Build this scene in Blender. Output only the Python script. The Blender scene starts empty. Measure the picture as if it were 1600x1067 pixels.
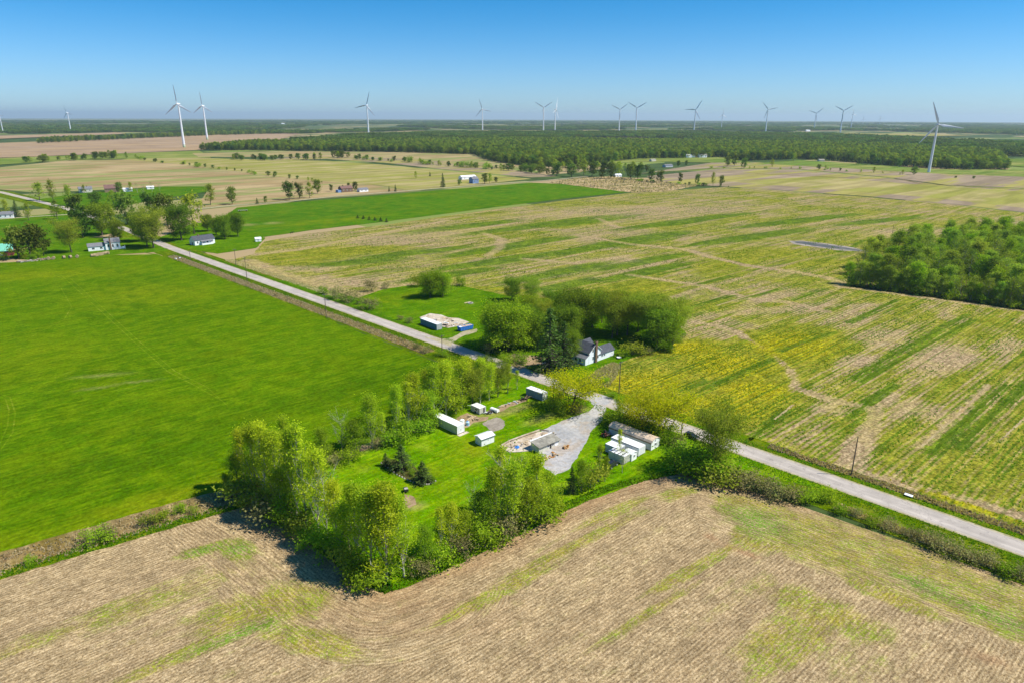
import bpy, bmesh, math, random
import numpy as np
from mathutils import Vector, Matrix, Euler, noise as mnoise
from mathutils.geometry import delaunay_2d_cdt

# ------------------------------------------------------------------ camera, sky, sun, exposure
sc = bpy.context.scene
F, CX, CY, EYE, H = 1066.0, 800.0, 533.5, 181.5, 90.0
PITCH = math.atan((CY - EYE) / F)
ROLL = math.radians(0.22)
cam = bpy.data.objects.new('camera', bpy.data.cameras.new('camera'))
sc.collection.objects.link(cam)
cam.data.sensor_width = 36.0
cam.data.lens = 36.0 * F / 1600.0
cam.data.clip_start = 1.0
cam.data.clip_end = 120000.0
CAMROT = Euler((math.pi / 2 - PITCH, 0, 0)).to_matrix() @ Matrix.Rotation(ROLL, 3, 'Z')
cam.matrix_world = Matrix.Translation((0, 0, H)) @ CAMROT.to_4x4()
sc.camera = cam

SUN_EL, SUN_AZ = math.radians(52), math.radians(-6)      # azimuth counted from +X towards +Y
sunvec = Vector((math.cos(SUN_EL) * math.cos(SUN_AZ), math.cos(SUN_EL) * math.sin(SUN_AZ), math.sin(SUN_EL)))
sun = bpy.data.objects.new('sun', bpy.data.lights.new('sun', 'SUN'))
sun.data.energy = 5.0
sun.data.angle = math.radians(0.5)
sun.data.color = (1.0, 0.955, 0.87)
sun.rotation_euler = sunvec.to_track_quat('Z', 'Y').to_euler()
sc.collection.objects.link(sun)

world = bpy.data.worlds.new('World')
sc.world = world
world.use_nodes = True
wn = world.node_tree
wn.nodes.clear()
w_out = wn.nodes.new('ShaderNodeOutputWorld')
w_bg = wn.nodes.new('ShaderNodeBackground')
w_sky = wn.nodes.new('ShaderNodeTexSky')
w_sky.sky_type = 'NISHITA'
w_sky.sun_disc = False
w_sky.sun_elevation = SUN_EL
w_sky.sun_rotation = math.pi / 2 - SUN_AZ
w_sky.altitude = 200
w_sky.air_density = 1.0
w_sky.dust_density = 0.3
w_sky.ozone_density = 3.0
# the air above the horizon band is a clean saturated blue: tint grows with elevation and then stays constant
w_tc = wn.nodes.new('ShaderNodeTexCoord')
w_sep = wn.nodes.new('ShaderNodeSeparateXYZ')
w_map = wn.nodes.new('ShaderNodeMapRange')
w_map.inputs['From Min'].default_value = 0.0
w_map.inputs['From Max'].default_value = 0.17
w_map.interpolation_type = 'SMOOTHSTEP'
w_mix = wn.nodes.new('ShaderNodeMix'); w_mix.data_type = 'RGBA'
w_mix.inputs['A'].default_value = (0.45, 0.68, 1.02, 1)
w_mix.inputs['B'].default_value = (0.085, 0.51, 0.84, 1)
w_mul = wn.nodes.new('ShaderNodeMix'); w_mul.data_type = 'RGBA'; w_mul.blend_type = 'MULTIPLY'
w_mul.inputs['Factor'].default_value = 1.0
wn.links.new(w_tc.outputs['Generated'], w_sep.inputs[0])
wn.links.new(w_sep.outputs['Z'], w_map.inputs['Value'])
wn.links.new(w_map.outputs['Result'], w_mix.inputs['Factor'])
wn.links.new(w_sky.outputs['Color'], w_mul.inputs['A'])
wn.links.new(w_mix.outputs['Result'], w_mul.inputs['B'])
wn.links.new(w_mul.outputs['Result'], w_bg.inputs['Color'])
w_bg.inputs['Strength'].default_value = 0.12
wn.links.new(w_bg.outputs[0], w_out.inputs['Surface'])

sc.view_settings.view_transform = 'Standard'
sc.view_settings.look = 'None'
sc.view_settings.gamma = 1.0
sc.view_settings.exposure = 0.35
sc.render.engine = 'CYCLES'
sc.cycles.max_bounces = 5
sc.cycles.diffuse_bounces = 3
sc.cycles.transmission_bounces = 3
sc.cycles.volume_bounces = 0
sc.cycles.use_denoising = True

# ------------------------------------------------------------------ geometry of the place
REARTH = 7.4e6                       # earth radius with refraction: the ground falls away towards the horizon
def gz(x, y):
    return -(x * x + y * y) / (2 * REARTH)

def P(px, py, h=0.0):
    """point of the place seen at a photograph pixel, h metres above the ground"""
    d = CAMROT @ Vector((px - CX, CY - py, -F))
    z = h
    for _ in range(6):
        t = (z - H) / d.z
        x, y = d.x * t, d.y * t
        z = h + gz(x, y)
    return (x, y)

def height_at(x, y, py):
    """height above ground of the point over (x, y) that shows at picture row py"""
    inv = CAMROT.transposed()
    a = inv @ Vector((x, y, gz(x, y) - H)); b = inv @ Vector((0, 0, 1))
    k = (CY - py) / F            # (a.y + z b.y) / -(a.z + z b.z) = k
    return -(a.y + k * a.z) / (b.y + k * b.z)

N_ANG = math.radians(42.0)           # the survey grid: lots and rows run at 42 deg, the road at right angles to it
RD_ANG = math.radians(-45.3)
HAZE = 0.000042

def C(r, g, b, k=1.0):
    """base colour of a surface from how it looks in full sun"""
    f = lambda v, d: k * (((v / 255 + 0.055) / 1.055) ** 2.4 if v > 10 else v / 3295) / d
    return (f(r, 1.38), f(g, 1.42), f(b, 1.42))
rng = np.random.default_rng(7)
random.seed(7)

# ------------------------------------------------------------------ helpers
def link(o, parent=None):
    sc.collection.objects.link(o)
    if parent is not None:
        o.parent = parent
    return o

def tag(o, label=None, cat=None, group=None, kind=None):
    if label: o['label'] = label
    if cat: o['category'] = cat
    if group: o['group'] = group
    if kind: o['kind'] = kind
    return o

def empty(name, x, y, rot=0.0, z=None):
    o = bpy.data.objects.new(name, None)
    o.empty_display_size = 0.5
    o.location = (x, y, gz(x, y) if z is None else z)
    o.rotation_euler = (0, 0, rot)
    return link(o)

def fast_mesh(name, V, Q, mats, nper, midx=None, smooth=False):
    """mesh from numpy arrays; nper = corners per face"""
    me = bpy.data.meshes.new(name)
    V = np.asarray(V, dtype=np.float32).reshape(-1, 3)
    Q = np.asarray(Q, dtype=np.int32).reshape(-1)
    nf = len(Q) // nper
    me.vertices.add(len(V)); me.vertices.foreach_set('co', V.reshape(-1))
    me.loops.add(len(Q)); me.loops.foreach_set('vertex_index', Q)
    me.polygons.add(nf)
    me.polygons.foreach_set('loop_start', np.arange(0, len(Q), nper, dtype=np.int32))
    if midx is not None:
        me.polygons.foreach_set('material_index', np.asarray(midx, dtype=np.int32))
    if smooth:
        me.polygons.foreach_set('use_smooth', np.ones(nf, dtype=bool))
    for m in mats: me.materials.append(m)
    me.update(calc_edges=True)
    return me

class B:
    """collects solids; build() links them as one mesh object"""
    def __init__(s): s.v = []; s.f = []; s.m = []
    def add(s, vs, fs, m=0):
        k = len(s.v); s.v += [tuple(v) for v in vs]; s.f += [tuple(i + k for i in f) for f in fs]; s.m += [m] * len(fs); return s
    def box(s, x0, x1, y0, y1, z0, z1, m=0):
        return s.add([(x0,y0,z0),(x1,y0,z0),(x1,y1,z0),(x0,y1,z0),(x0,y0,z1),(x1,y0,z1),(x1,y1,z1),(x0,y1,z1)],
                     [(3,2,1,0),(4,5,6,7),(0,1,5,4),(1,2,6,5),(2,3,7,6),(3,0,4,7)], m)
    def ext(s, poly, a, b, axis='y', m=0):
        """extrude a 2-d outline: axis y -> outline in x,z ; axis x -> outline in y,z ; axis z -> outline in x,y"""
        n = len(poly)
        def q(p, t): return {'y': (p[0], t, p[1]), 'x': (t, p[0], p[1]), 'z': (p[0], p[1], t)}[axis]
        vs = [q(p, a) for p in poly] + [q(p, b) for p in poly]
        fs = [tuple(range(n))[::-1], tuple(range(n, 2 * n))] + [(i, (i + 1) % n, n + (i + 1) % n, n + i) for i in range(n)]
        return s.add(vs, fs, m)
    def cyl(s, p0, p1, r0, r1=None, n=8, m=0):
        r1 = r0 if r1 is None else r1
        p0, p1 = Vector(p0), Vector(p1); d = (p1 - p0).normalized()
        u = d.orthogonal().normalized(); w = d.cross(u)
        vs = []
        for p, r in ((p0, r0), (p1, r1)):
            for i in range(n):
                a = 2 * math.pi * i / n
                vs.append(p + u * (r * math.cos(a)) + w * (r * math.sin(a)))
        fs = [(i, (i + 1) % n, n + (i + 1) % n, n + i) for i in range(n)] + [tuple(range(n))[::-1], tuple(range(n, 2 * n))]
        return s.add(vs, fs, m)
    def slab(s, a, b, c, d, t, m=0):
        """a four-cornered plate of thickness t below its upper face"""
        a, b, c, d = map(Vector, (a, b, c, d)); n = (b - a).cross(d - a).normalized() * t
        return s.add([a, b, c, d, a - n, b - n, c - n, d - n], [(0,1,2,3),(7,6,5,4),(0,4,5,1),(1,5,6,2),(2,6,7,3),(3,7,4,0)], m)
    def mesh(s, name, mats):
        me = bpy.data.meshes.new(name); me.from_pydata(s.v, [], s.f)
        mats = mats if isinstance(mats, (list, tuple)) else [mats]
        for mm in mats: me.materials.append(mm)
        for p, i in zip(me.polygons, s.m): p.material_index = i
        bm = bmesh.new(); bm.from_mesh(me); bmesh.ops.recalc_face_normals(bm, faces=bm.faces); bm.to_mesh(me); bm.free()
        return me
    def build(s, name, mats, parent=None):
        return link(bpy.data.objects.new(name, s.mesh(name, mats)), parent)

# ------------------------------------------------------------------ node materials
class NT:
    def __init__(s, name):
        s.mat = bpy.data.materials.new(name); s.mat.use_nodes = True
        s.t = s.mat.node_tree; s.t.nodes.clear()
        s.out = s.t.nodes.new('ShaderNodeOutputMaterial')
    def n(s, typ, **kw):
        nd = s.t.nodes.new('ShaderNode' + typ)
        for k, v in kw.items(): setattr(nd, k, v)
        return nd
    def put(s, sock, v):
        if isinstance(v, bpy.types.NodeSocket): s.t.links.new(v, sock)
        elif isinstance(v, (tuple, list)) and len(v) == 3 and sock.type == 'RGBA': sock.default_value = (*v, 1)
        else: sock.default_value = v
    def pos(s, rot=0.0, scale=(1, 1, 1), local=False):
        src = s.n('TexCoord').outputs['Object'] if local else s.n('NewGeometry').outputs['Position']
        a = s.n('VectorRotate', rotation_type='Z_AXIS'); s.put(a.inputs['Vector'], src); a.inputs['Angle'].default_value = -rot
        b = s.n('VectorMath', operation='MULTIPLY'); s.put(b.inputs[0], a.outputs[0]); b.inputs[1].default_value = scale
        return b.outputs[0]
    def scale(s, v, sc3):
        b = s.n('VectorMath', operation='MULTIPLY'); s.put(b.inputs[0], v); b.inputs[1].default_value = sc3
        return b.outputs[0]
    def noise(s, vec, scale=1.0, detail=3.0, rough=0.55, dist=0.0):
        a = s.n('TexNoise'); s.put(a.inputs['Vector'], vec)
        a.inputs['Scale'].default_value = scale; a.inputs['Detail'].default_value = detail
        a.inputs['Roughness'].default_value = rough; a.inputs['Distortion'].default_value = dist
        return a.outputs['Fac']
    def voro(s, vec, scale=1.0, out='Distance', rnd=1.0):
        a = s.n('TexVoronoi'); s.put(a.inputs['Vector'], vec); a.inputs['Scale'].default_value = scale
        a.inputs['Randomness'].default_value = rnd
        return a.outputs[out]
    def ss(s, v, lo, hi, a=0.0, b=1.0):
        m = s.n('MapRange', interpolation_type='SMOOTHSTEP'); s.put(m.inputs['Value'], v)
        m.inputs['From Min'].default_value = lo; m.inputs['From Max'].default_value = hi
        m.inputs['To Min'].default_value = a; m.inputs['To Max'].default_value = b
        return m.outputs['Result']
    def m(s, op, a, b=0.0, clamp=False):
        k = s.n('Math', operation=op, use_clamp=clamp); s.put(k.inputs[0], a)
        if op not in ('SINE', 'ABSOLUTE', 'FRACT', 'FLOOR'): s.put(k.inputs[1], b)
        return k.outputs[0]
    def mix(s, f, a, b, mode='MIX'):
        k = s.n('Mix', data_type='RGBA', blend_type=mode); s.put(k.inputs['Factor'], f); s.put(k.inputs['A'], a); s.put(k.inputs['B'], b)
        return k.outputs['Result']
    def tone(s, c, v, scale, lo, hi, a=0.40, b=0.60, detail=3):
        """mottling: lighter and darker plants or soil"""
        k = s.mix(s.ss(s.noise(v, scale, detail, 0.65, 0.2), a, b), (lo, lo, lo), (hi, hi, hi))
        return s.mix(1.0, c, k, 'MULTIPLY')
    def attr(s, name, out='Color'):
        a = s.n('Attribute', attribute_name=name); return a.outputs[out]
    def sep(s, v):
        a = s.n('SeparateXYZ'); s.put(a.inputs[0], v); return a.outputs
    def sepc(s, v):
        a = s.n('SeparateColor'); s.put(a.inputs[0], v); return a.outputs
    def comb(s, x, y, z=0.0):
        a = s.n('CombineXYZ'); s.put(a.inputs[0], x); s.put(a.inputs[1], y); s.put(a.inputs[2], z); return a.outputs[0]
    def bump(s, h, dist=0.05, strength=1.0):
        b = s.n('Bump'); s.put(b.inputs['Height'], h); b.inputs['Distance'].default_value = dist; b.inputs['Strength'].default_value = strength
        return b.outputs[0]
    def surf(s, col, rough=0.9, spec=0.2, normal=None, metal=0.0):
        p = s.n('BsdfPrincipled'); s.put(p.inputs['Base Color'], col); s.put(p.inputs['Roughness'], rough)
        s.put(p.inputs['Specular IOR Level'], spec); s.put(p.inputs['Metallic'], metal)
        if normal is not None: s.put(p.inputs['Normal'], normal)
        s.t.links.new(p.outputs[0], s.out.inputs['Surface'])
        return s.mat

def plain(name, col, rough=0.75, spec=0.3, var=0.18, scale=1.5, dirt=None, metal=0.0):
    """painted or weathered surface: base colour with blotchy wear of its own"""
    t = NT(name); v = t.pos(local=True)
    n1 = t.noise(v, scale, 4, 0.65); n2 = t.noise(t.scale(v, (1, 1, 0.25)), scale * 3.1, 3, 0.6)
    dark = tuple(c * (1 - var) for c in col)
    light = tuple(min(0.9, c * (1 + var * 0.6)) for c in col)
    c = t.mix(t.ss(n1, 0.3, 0.7), dark, light)
    if dirt: c = t.mix(t.ss(n2, 0.56, 0.75, 0, 0.8), c, dirt)
    return t.surf(c, rough, spec, t.bump(n2, 0.01, 0.4), metal)
# ------------------------------------------------------------------ surfaces: materials
def mat_grass(name, c0, c1, c2, rot=N_ANG, dry=(0.30, 0.27, 0.09), dryamt=0.0, s=1.0):
    t = NT(name); v = t.pos(rot)
    big = t.noise(v, 0.018 * s, 4, 0.6, 0.4); streak = t.noise(t.scale(v, (0.09, 0.62, 1)), 1.0 * s, 4, 0.65, 0.3)
    mid = t.noise(v, 0.13 * s, 4, 0.65, 0.5); fine = t.noise(v, 1.1, 4, 0.7); vf = t.noise(v, 3.3, 2, 0.6)
    c = t.mix(t.ss(big, 0.32, 0.68), c0, c1)
    c = t.mix(t.ss(t.m('ADD', t.m('MULTIPLY', streak, 0.5), t.m('MULTIPLY', mid, 0.5)), 0.43, 0.61, 0, 0.9), c, c2)
    c = t.mix(t.ss(fine, 0.45, 0.75, 0, 0.55), c, tuple(k * 0.55 for k in c0))
    c = t.mix(t.ss(vf, 0.56, 0.74, 0, 0.45), c, tuple(k * 1.4 for k in c2))
    c = t.mix(t.ss(t.noise(v, 0.055 * s, 5, 0.7, 0.8), 0.46, 0.68, 0, 0.55), c, (c1[0] * 1.35, c1[1] * 0.97, c1[2]))
    c = t.mix(t.ss(t.noise(v, 0.45, 4, 0.7, 0.4), 0.50, 0.72, 0, 0.42), c, tuple(k * 0.62 for k in c0))
    a = t.sepc(t.attr('mask'))
    d = t.m('ADD', t.m('MULTIPLY', t.ss(t.m('ADD', mid, t.m('MULTIPLY', fine, 0.35)), 0.72, 0.92), dryamt), a[0], True)
    c = t.mix(t.m('MULTIPLY', d, t.ss(fine, 0.25, 0.6, 0.35, 1.0)), c, dry)
    c = t.mix(t.m('MULTIPLY', a[1], t.ss(mid, 0.3, 0.65, 0.3, 1.0)), c, C(150, 160, 20))
    c = t.mix(t.m('MULTIPLY', a[2], t.ss(fine, 0.3, 0.6, 0.5, 1.0)), c, C(55, 95, 5))
    c = t.tone(c, v, 0.9, 0.80, 1.10); c = t.tone(c, t.scale(v, (0.16, 0.8, 1)), 0.8 * s, 0.84, 1.08)
    h = t.m('ADD', t.m('MULTIPLY', fine, 0.6), t.m('MULTIPLY', vf, 0.4))
    return t.surf(c, 1.0, 0.0, t.bump(h, 0.30, 0.8))

def mat_stubble():
    t = NT('corn_stubble'); uv = t.n('UVMap', uv_map='rows').outputs[0]
    w = t.pos(0.0)
    big = t.noise(w, 0.03, 4, 0.6, 0.6); mid = t.noise(w, 0.22, 4, 0.65, 0.4); fine = t.noise(w, 1.9, 4, 0.8)
    wob = t.m('MULTIPLY', t.m('SUBTRACT', t.noise(w, 0.22, 3, 0.6), 0.5), 0.55)
    s = t.sep(uv)
    row = t.ss(t.m('SINE', t.m('MULTIPLY', t.m('ADD', s[0], wob), 2 * math.pi / 0.74)), -0.8, 0.7)
    gap = t.noise(t.scale(uv, (1.9, 0.9, 1)), 1.0, 4, 0.75); dash = t.noise(t.scale(uv, (2.4, 0.28, 1)), 1.0, 3, 0.7)
    wide = t.noise(t.scale(uv, (0.30, 0.015, 1)), 1.0, 3, 0.6); broad = t.noise(t.scale(uv, (0.10, 0.008, 1)), 1.0, 3, 0.6)
    straw = t.mix(t.ss(gap, 0.34, 0.66), C(184, 159, 112), C(232, 207, 158))
    soil = t.mix(t.ss(fine, 0.35, 0.65), C(124, 100, 68), C(188, 163, 118))
    a = t.sepc(t.attr('mask'))
    f = t.m('ADD', t.m('MULTIPLY', row, t.ss(broad, 0.36, 0.62, 0.34, 0.62)), t.m('MULTIPLY', t.m('SUBTRACT', t.m('ADD', dash, gap), 0.80), 2.0), True)
    f = t.m('ADD', f, t.ss(wide, 0.42, 0.75, -0.12, 0.22), True)
    c = t.mix(f, soil, straw)
    c = t.mix(t.ss(broad, 0.40, 0.62, 0.0, 0.30), c, C(154, 129, 94))
    speck = t.noise(w, 3.4, 3, 0.7)
    c = t.mix(t.ss(speck, 0.56, 0.70, 0, 0.8), c, C(92, 66, 40))
    c = t.mix(t.ss(speck, 0.42, 0.30, 0, 0.7), c, C(240, 222, 186))
    # bare trodden headland earth
    c = t.mix(t.m('MULTIPLY', a[1], t.ss(mid, 0.3, 0.6, 0.3, 0.9)), c, t.mix(t.ss(fine, 0.4, 0.65), C(160, 125, 88), C(205, 172, 128)))
    # green weeds that follow the rows
    weed = t.m('ADD', t.m('MULTIPLY', t.m('ADD', wide, t.m('MULTIPLY', big, 0.6)), 0.60), t.m('MULTIPLY', a[0], 0.58))
    weed = t.ss(t.m('ADD', weed, t.m('MULTIPLY', mid, 0.36)), 0.70, 0.95)
    weed = t.m('MULTIPLY', weed, t.ss(t.m('ADD', t.m('MULTIPLY', fine, 0.6), t.m('MULTIPLY', dash, 0.4)), 0.42, 0.56, 0.0, 1.0))
    wc = t.mix(t.ss(mid, 0.35, 0.65), C(165, 158, 40), C(140, 162, 30))
    wc = t.mix(a[2], wc, C(104, 156, 12))
    c = t.mix(t.m('MULTIPLY', weed, 0.9), c, wc)
    c = t.tone(c, w, 2.4, 0.80, 1.18); c = t.tone(c, t.scale(uv, (1.5, 0.22, 1)), 1.0, 0.82, 1.12); c = t.tone(c, w, 0.20, 0.88, 1.08)
    h = t.m('ADD', t.m('MULTIPLY', f, 0.5), t.m('MULTIPLY', speck, -0.9))
    return t.surf(c, 1.0, 0.0, t.bump(h, 0.10, 0.9))

def mat_crop():
    t = NT('weedy_crop'); v = t.pos(N_ANG)
    sA = t.noise(t.scale(v, (0.012, 0.20, 1)), 1.0, 5, 0.66, 0.3); sB = t.noise(t.scale(v, (0.016, 0.75, 1)), 1.0, 3, 0.6, 0.2)
    pt = t.noise(v, 0.016, 5, 0.62, 0.9); mid = t.noise(v, 0.10, 4, 0.65, 0.5); fine = t.noise(v, 0.9, 4, 0.72); vf = t.noise(v, 2.4, 2, 0.6)
    rows = t.ss(t.m('SINE', t.m('MULTIPLY', t.m('ADD', t.sep(v)[1], t.m('MULTIPLY', mid, 1.5)), 2 * math.pi / 1.7)), -0.6, 0.9)
    a = t.sepc(t.attr('mask'))
    soil = t.mix(t.ss(fine, 0.35, 0.68), C(160, 136, 98), C(208, 184, 142))
    soil = t.mix(t.ss(t.m('ADD', t.m('MULTIPLY', pt, 0.6), t.m('MULTIPLY', mid, 0.4)), 0.40, 0.60, 0, 0.75), soil, C(190, 172, 104))
    olive = t.mix(t.ss(mid, 0.35, 0.65), C(134, 140, 34), C(166, 162, 54))
    yel = t.mix(t.ss(fine, 0.38, 0.66), C(160, 156, 12), C(214, 198, 16))
    green = t.mix(t.ss(mid, 0.35, 0.65), C(72, 108, 22), C(108, 138, 24))
    cov = t.m('ADD', t.m('ADD', t.m('MULTIPLY', sA, 0.75), t.m('MULTIPLY', pt, 0.55)), t.m('MULTIPLY', t.m('SUBTRACT', a[1], a[0]), 0.45))
    cov = t.m('ADD', cov, t.m('MULTIPLY', t.m('SUBTRACT', fine, 0.5), 0.42))
    cov = t.m('ADD', cov, t.m('MULTIPLY', t.m('SUBTRACT', rows, 0.5), 0.10))
    c = t.mix(t.ss(cov, 0.545, 0.725), soil, olive)
    yf = t.m('ADD', t.m('MULTIPLY', a[1], 0.95), t.m('SUBTRACT', t.m('ADD', mid, t.m('MULTIPLY', sA, 0.6)), 1.05))
    c = t.mix(t.m('MULTIPLY', t.ss(yf, 0.06, 0.75), t.ss(fine, 0.38, 0.56, 0.10, 0.95)), c, yel)
    gf = t.m('ADD', t.m('MULTIPLY', sB, 0.65), t.m('ADD', t.m('MULTIPLY', sA, 0.45), t.m('MULTIPLY', a[2], 0.75)))
    gf = t.m('ADD', gf, t.m('ADD', t.m('MULTIPLY', t.m('SUBTRACT', fine, 0.5), 0.55), t.m('MULTIPLY', t.m('SUBTRACT', rows, 0.5), 0.08)))
    gf = t.m('MULTIPLY', t.ss(gf, 0.545, 0.665), t.m('SUBTRACT', 1.0, t.m('MULTIPLY', a[0], 0.8), True))
    c = t.mix(t.m('MULTIPLY', gf, 0.88), c, green)
    dots = t.ss(t.voro(v, 0.62), 0.16, 0.34, 1.0, 0.0)
    dots = t.m('MULTIPLY', dots, t.ss(t.m('ADD', pt, t.m('MULTIPLY', sB, 0.5)), 0.62, 0.84, 0.10, 0.75))
    dots = t.m('MULTIPLY', dots, t.m('SUBTRACT', 1.0, a[0], True))
    c = t.mix(dots, c, C(88, 112, 38))
    c = t.mix(t.ss(vf, 0.6, 0.75, 0, 0.45), c, C(226, 204, 150))
    c = t.tone(c, v, 1.1, 0.70, 1.24); c = t.tone(c, v, 0.33, 0.80, 1.16)
    h = t.m('ADD', t.m('MULTIPLY', fine, 0.7), t.m('MULTIPLY', vf, 0.4))
    return t.surf(c, 1.0, 0.0, t.bump(h, 0.25, 0.9))

def mat_farfield(name, cols, rot=N_ANG, s=1.0):
    """ploughed or resting field seen from far: broad tones of soil and thin growth"""
    t = NT(name); v = t.pos(rot)
    a = t.noise(t.scale(v, (0.0035 * s, 0.022 * s, 1)), 1.0, 4, 0.6, 0.5); b = t.noise(v, 0.009 * s, 5, 0.6, 0.6); f = t.noise(v, 0.25, 3, 0.7)
    c = t.mix(t.ss(b, 0.40, 0.60), cols[0], cols[1])
    c = t.mix(t.ss(a, 0.47, 0.57, 0, 0.85), c, cols[2])
    c = t.tone(c, t.scale(v, (0.006 * s, 0.05 * s, 1)), 1.0, 0.86, 1.10)
    c = t.mix(t.ss(f, 0.5, 0.75, 0, 0.35), c, tuple(k * 0.6 for k in cols[0]))
    return t.surf(c, 1.0, 0.0, t.bump(f, 0.3, 0.5))

def mat_ground():
    """the wide plain: woods' floor, hedges and fields in a survey patchwork"""
    t = NT('plain_ground'); v = t.pos(N_ANG)
    w = t.scale(v, (0.0011, 0.0019, 1))
    n = t.n('TexVoronoi', distance='CHEBYCHEV'); t.put(n.inputs['Vector'], w); n.inputs['Randomness'].default_value = 0.75
    r = t.sepc(n.outputs['Color'])
    field = t.mix(t.ss(r[1], 0.3, 0.7), C(186, 164, 120), C(140, 156, 76))
    big = t.noise(v, 0.00042, 3, 0.5, 0.3)
    wood = t.mix(t.ss(t.noise(v, 0.02, 5, 0.7), 0.35, 0.65), (0.035, 0.062, 0.016), (0.075, 0.115, 0.028))
    c = t.mix(t.ss(t.m('ADD', r[0], t.m('MULTIPLY', big, 0.5)), 0.72, 0.78, 1, 0), wood, field)
    c = t.mix(t.ss(t.m('ADD', r[0], t.m('MULTIPLY', big, 0.9)), 0.74, 0.80), field, wood)
    return t.surf(c, 0.95, 0.05)

RA, RB = Vector(P(1600, 857)), Vector(P(265, 387))
RD_ANG = math.atan2(RA.y - RB.y, RA.x - RB.x)
def mat_road():
    t = NT('chip_seal'); v = t.pos(RD_ANG)
    a = t.noise(t.scale(v, (0.05, 0.6, 1)), 1.0, 4, 0.6); b = t.noise(v, 0.35, 4, 0.65); f = t.noise(v, 6.0, 2, 0.7)
    c = t.mix(t.ss(a, 0.35, 0.65), C(200, 191, 176), C(218, 208, 192))
    c = t.mix(t.ss(b, 0.56, 0.76, 0, 0.55), c, C(188, 177, 164))
    c = t.mix(t.ss(f, 0.5, 0.75, 0, 0.35), c, C(174, 166, 155))
    lane = t.m('ABSOLUTE', t.m('SUBTRACT', t.sep(v)[1], RA[0] * -math.sin(RD_ANG) + RA[1] * math.cos(RD_ANG)))
    c = t.mix(t.ss(t.m('ABSOLUTE', t.m('SUBTRACT', lane, 1.55)), 0.35, 0.8, 0.0, 0.32), c, C(178, 168, 157))
    c = t.mix(t.ss(lane, 2.5, 3.1, 0, 0.4), c, C(216, 204, 168))
    c = t.tone(c, v, 0.12, 0.90, 1.05)
    k = t.ss(t.m('ABSOLUTE', t.m('SUBTRACT', t.noise(v, 0.28, 5, 0.55, 0.8), 0.5)), 0.0, 0.012, 0.7, 0.0)
    c = t.mix(k, c, C(146, 138, 130))
    return t.surf(c, 0.85, 0.25, t.bump(f, 0.02, 0.5))

def mat_gravel(name, c0, c1, c2, s=1.0):
    t = NT(name); v = t.pos(0.5)
    a = t.noise(v, 0.12 * s, 4, 0.6, 0.6); b = t.noise(v, 0.6 * s, 4, 0.7); f = t.noise(v, 5.0, 2, 0.7)
    c = t.mix(t.ss(a, 0.36, 0.64), c0, c1)
    c = t.mix(t.ss(b, 0.54, 0.72, 0, 0.8), c, c2)
    c = t.mix(t.ss(t.noise(v, 0.09 * s, 4, 0.6, 1.0), 0.52, 0.62, 0, 0.6), c, c2)
    c = t.tone(c, v, 0.8, 0.86, 1.07)
    c = t.mix(t.ss(f, 0.5, 0.75, 0, 0.45), c, tuple(k * 0.55 for k in c0))
    return t.surf(c, 0.95, 0.15, t.bump(f, 0.05, 0.7))

def mat_water():
    t = NT('shallow_water'); v = t.pos(0.3)
    n = t.noise(t.scale(v, (0.6, 1.6, 1)), 1.0, 3, 0.6)
    c = t.mix(t.ss(t.noise(v, 0.09, 3, 0.6), 0.4, 0.65), (0.085, 0.085, 0.07), (0.15, 0.135, 0.10))
    return t.surf(c, 0.55, 0.2, t.bump(n, 0.05, 0.25))

M_green = mat_grass('hay_meadow', C(78, 121, 3), C(97, 138, 5), C(122, 152, 10))
M_past = mat_grass('far_pasture', C(66, 122, 14), C(84, 138, 18), C(118, 144, 24), s=0.5)
M_lawn = mat_grass('mown_lawn', C(90, 146, 2), C(112, 162, 4), C(150, 182, 10), dry=C(190, 165, 110), dryamt=0.12)
M_yard = mat_grass('house_yard_lawn', C(74, 124, 4), C(92, 142, 6), C(120, 156, 12), dryamt=0.05)
M_verge = mat_grass('verge_grass', C(78, 112, 4), C(98, 136, 6), C(136, 146, 22), rot=RD_ANG, dryamt=0.35)
M_dryv = mat_grass('dead_grass_ditch', C(160, 138, 92), C(128, 120, 52), C(200, 176, 124), rot=RD_ANG, dry=C(128, 102, 70), dryamt=0.8)
M_rank = mat_grass('rank_grass', C(72, 124, 4), C(84, 138, 4), C(116, 152, 8))
M_hfloor = mat_grass('hedge_floor_litter', C(84, 92, 44), C(112, 104, 66), C(92, 112, 34))
M_stub = mat_stubble()
M_crop = mat_crop()
M_ground = mat_ground()
M_road = mat_road()
M_drive = mat_gravel('crushed_stone', C(184, 185, 183), C(208, 206, 200), C(196, 178, 152))
M_dirt = mat_gravel('bare_earth', C(168, 142, 108), C(196, 170, 134), C(138, 124, 74))
M_ash = mat_gravel('ash_and_gravel', C(160, 150, 134), C(186, 176, 160), C(140, 130, 100))
M_shoulder = mat_gravel('road_shoulder', C(186, 176, 136), C(204, 194, 158), C(150, 148, 80), 3.0)
M_conc = mat_gravel('old_concrete', C(222, 206, 176), C(238, 226, 204), C(178, 152, 118), 2.2)
M_water = mat_water()
M_tan = mat_farfield('resting_field_tan', (C(172, 150, 104), C(192, 170, 124), C(146, 158, 88)))
M_pink = mat_farfield('ploughed_field', (C(170, 147, 118), C(184, 160, 130), C(190, 162, 120)))
M_mauve = mat_farfield('worked_grey_field', (C(158, 142, 116), C(172, 154, 126), C(174, 168, 84)))
M_olive = mat_farfield('thin_olive_field', (C(166, 160, 92), C(188, 174, 116), C(156, 158, 72)))
M_oliveg = mat_farfield('thin_green_field', (C(128, 146, 66), C(156, 160, 84), C(110, 138, 54)))
M_brushf = mat_farfield('rough_brush_field', (C(188, 164, 118), C(206, 182, 136), C(148, 140, 82)), s=4)

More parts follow.
